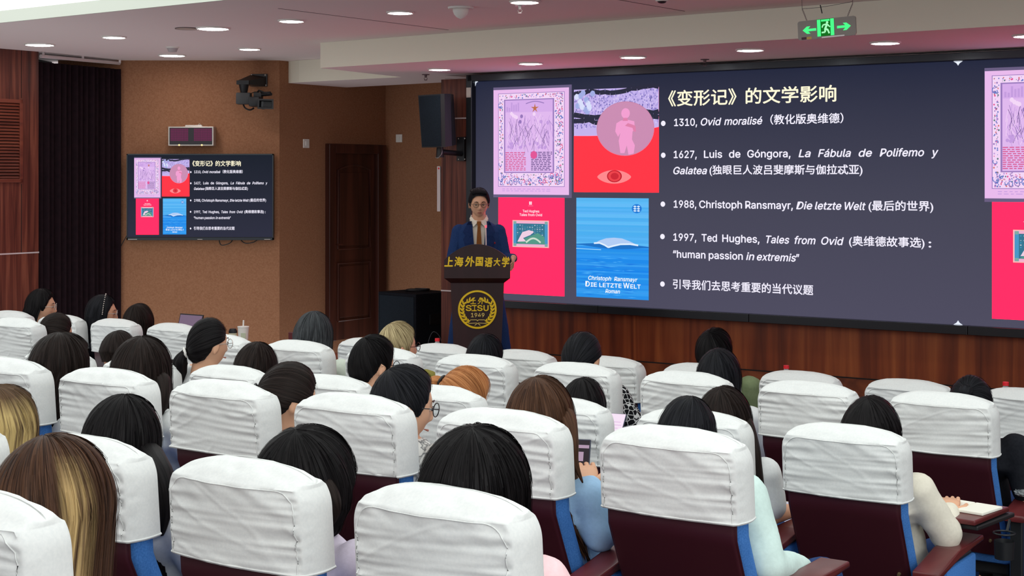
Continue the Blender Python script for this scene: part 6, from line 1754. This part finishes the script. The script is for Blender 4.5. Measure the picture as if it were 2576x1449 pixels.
bm = bmesh.new(); box(bm, (0.006, -0.037, h * 0.62), (0.034, 0.004, 0.05)); obj('sticker', bm, mat('sage_label', (196, 204, 176), 0.7), t)
p = on_v(586, 827, 8.22)
t = thing('coffee_cup', 'small cream paper coffee cup with a black lid, left of the straw cup', 'cup', (p.x, p.y, DT)); h = p.z - DT
bm = bmesh.new(); loft(bm, [[(r * math.cos(a), r * math.sin(a), z) for a in [2 * math.pi * k / 24 for k in range(24)]] for r, z in ((0.024, 0), (0.030, h * 0.82))]); obj('cup', bm, mat('cream_cup', (220, 216, 186), 0.6), t, True)
bm = bmesh.new(); cyl(bm, (0, 0, h * 0.81), (0, 0, h * 0.93), 0.032, 0.031, 24); cyl(bm, (0, 0, h * 0.92), (0, 0, h), 0.027, 0.025, 24); obj('lid', bm, M['black'], t, True)
p = on_v(468, 812, 8.30)
t = thing('laptop', 'open laptop with a dim lilac screen on the front desk', 'laptop', (p.x, p.y, DT), -TH)
bm = bmesh.new(); box(bm, (0, -0.10, 0.008), (0.25, 0.19, 0.014), bev=0.003); obj('base', bm, M['metal'], t)
lh = CAMZ - (792 - HOR) / F * p.y - DT
lid = bmesh.new(); q = [(-0.125, 0.0, 0.014), (0.125, 0.0, 0.014), (0.125, 0.06, lh), (-0.125, 0.06, lh)]
a_ = [lid.verts.new(v) for v in q]; b2 = [lid.verts.new((v[0], v[1] + 0.008, v[2])) for v in q]; lid.faces.new(a_); lid.faces.new(b2)
for k in range(4): lid.faces.new((a_[k], a_[(k + 1) % 4], b2[(k + 1) % 4], b2[k]))
li = obj('lid', lid, M['black'], t)
sm = bmesh.new(); k_ = lambda x, f_: (x, 0.06 * f_ - 0.0015, 0.014 + (lh - 0.014) * f_)
sm.faces.new([sm.verts.new(v) for v in (k_(-0.118, 0.06), k_(0.118, 0.06), k_(0.118, 0.965), k_(-0.118, 0.965))]); obj('screen', sm, emission('laptop_lilac', (118, 98, 120), 1.0), li)

# ------------------------------------------------------------------ things held or laid down in the rows
def phone(x, y, v, w, h, tilt, yaw, screen, label, roll=0):
    p = on_v(x, y, v)
    t = thing('smartphone', label, 'phone', p); t.rotation_euler = (math.radians(-tilt), math.radians(roll), -TH + math.radians(yaw))
    bm = bmesh.new(); box(bm, (0, 0.004, 0), (w, 0.008, h), bev=0.003); obj('case', bm, mat('phone_case', (42, 50, 72), 0.35), t)
    bm = bmesh.new(); plate(bm, [(-w * 0.46, -h * 0.475), (w * 0.46, -h * 0.475), (w * 0.46, h * 0.475), (-w * 0.46, h * 0.475)], -0.0012, 0.0); sc_ = obj('screen', bm, screen[0], t)
    bm = bmesh.new()
    for u0, v0, u1, v1 in screen[2]: plate(bm, [(w * u0, h * v0), (w * u1, h * v0), (w * u1, h * v1), (w * u0, h * v1)], -0.0020, -0.0012)
    obj('screen_content', bm, screen[1], sc_)
    return t
phone(1456, 1162, ROWS[2][0] + 0.42, 0.070, 0.148, 20, 20, (emission('phone_dark', (44, 38, 42), 1.0), emission('phone_lilac', (176, 150, 172), 1.0), [(-0.44, 0.30, 0.44, 0.37), (-0.1, 0.02, 0.2, 0.22), (-0.44, -0.42, 0.44, -0.36)]), 'dark smartphone held by the person in the light blue shirt')
phone(1545, 1078, ROWS[3][0] + 0.50, 0.074, 0.15, 42, 10, (emission('phone_pink', (246, 226, 244), 1.0), emission('phone_pink_line', (226, 190, 226), 1.0), [(-0.4, 0.2, 0.3, 0.22), (-0.4, 0.1, 0.36, 0.12), (-0.4, 0.0, 0.2, 0.02)]), 'smartphone with a bright pink screen, left of the middle-parted head')
phone(1026, 1205, ROWS[2][0] + 0.30, 0.075, 0.15, 40, 20, (emission('phone_lilac_grid', (196, 184, 222), 1.0), emission('phone_key', (40, 44, 56), 1.0), [(-0.44, -0.45, 0.44, -0.02), (-0.36, 0.1, -0.1, 0.16), (0.0, 0.2, 0.2, 0.28), (-0.3, 0.3, -0.1, 0.36)]), 'smartphone with lilac and black screen beside the black bob', 32)

wc = CHAIRS[(3, 0)]
bm = bmesh.new(); box(bm, (0.265, 0.45, 0.672), (0.21, 0.30, 0.018), rz=math.radians(-6), bev=0.005); tb = obj('writing_tablet', bm, M['maroon_top'], wc, label='maroon folding writing tablet')
bm = bmesh.new(); box(bm, (0.325, 0.46, 0.652), (0.11, 0.30, 0.016), rz=math.radians(-8), bev=0.004); obj('tablet_tray', bm, M['black'], tb)
bl = wc.location; nbp = Vector((bl.x + 0.265 * NY + 0.47 * NX, bl.y - 0.265 * NX + 0.47 * NY, bl.z + 0.681))
t = thing('notebook', 'open white notebook on the maroon writing tablet at right', 'notebook', nbp, -TH - math.radians(10))
for sx in (-1, 1):
    bm = bmesh.new(); box(bm, (sx * 0.052, 0, 0.006), (0.10, 0.15, 0.011), bev=0.003); obj('page_block', bm, M['paper'], t)
c40 = CHAIRS[(4, 0)]
bm = bmesh.new(); torus(bm, (0.27, -0.075, 0.50), 0.040, 0.004, None, 28, 8)
cyl(bm, (0.27, -0.075, 0.40), (0.27, -0.075, 0.404), 0.036, None, 24); tube(bm, [(0.27, -0.036, 0.50), (0.275, -0.02, 0.54), (0.28, 0.01, 0.54)], 0.006, 6)
loft(bm, [[(0.27 + r * math.cos(a), -0.075 + r * math.sin(a), z) for a in [2 * math.pi * k / 24 for k in range(24)]] for r, z in ((0.036, 0.40), (0.039, 0.47))], True, False)
obj('cup_holder', bm, M['black'], c40, True)
p = Vector((c40.location.x + 0.285 * NY + 0.12 * NX, c40.location.y - 0.285 * NX + 0.12 * NY, c40.location.z + 0.612))
t = thing('tissue_packet', 'crumpled clear plastic wrapper on the armrest at right edge', 'wrapper', p)
bm = bmesh.new(); r = bmesh.ops.create_icosphere(bm, subdivisions=3, radius=1.0)
for v in r['verts']: v.co = Vector((v.co.x * 0.028, v.co.y * 0.03, v.co.z * 0.014 + 0.012)) * (1 + 0.35 * noise.noise(v.co * 3))
obj('wrapper', bm, M['bottle'], t)
p = on_v(1958, 1292, ROWS[3][0] + 0.55)
t = thing('tablet_computer', 'tablet with pale lilac screen on the lap of the white tee wearer', 'tablet', p); t.rotation_euler = (math.radians(-50), 0, -TH)
bm = bmesh.new(); box(bm, (0, 0.004, 0), (0.17, 0.008, 0.13), bev=0.003); obj('case', bm, M['silver'], t)
bm = bmesh.new(); plate(bm, [(-0.078, -0.058), (0.078, -0.058), (0.078, 0.058), (-0.078, 0.058)], -0.001, 0.0); obj('screen', bm, emission('tablet_lilac', (190, 192, 214), 0.9), t)

bpy.data.scenes.remove(BENCH)
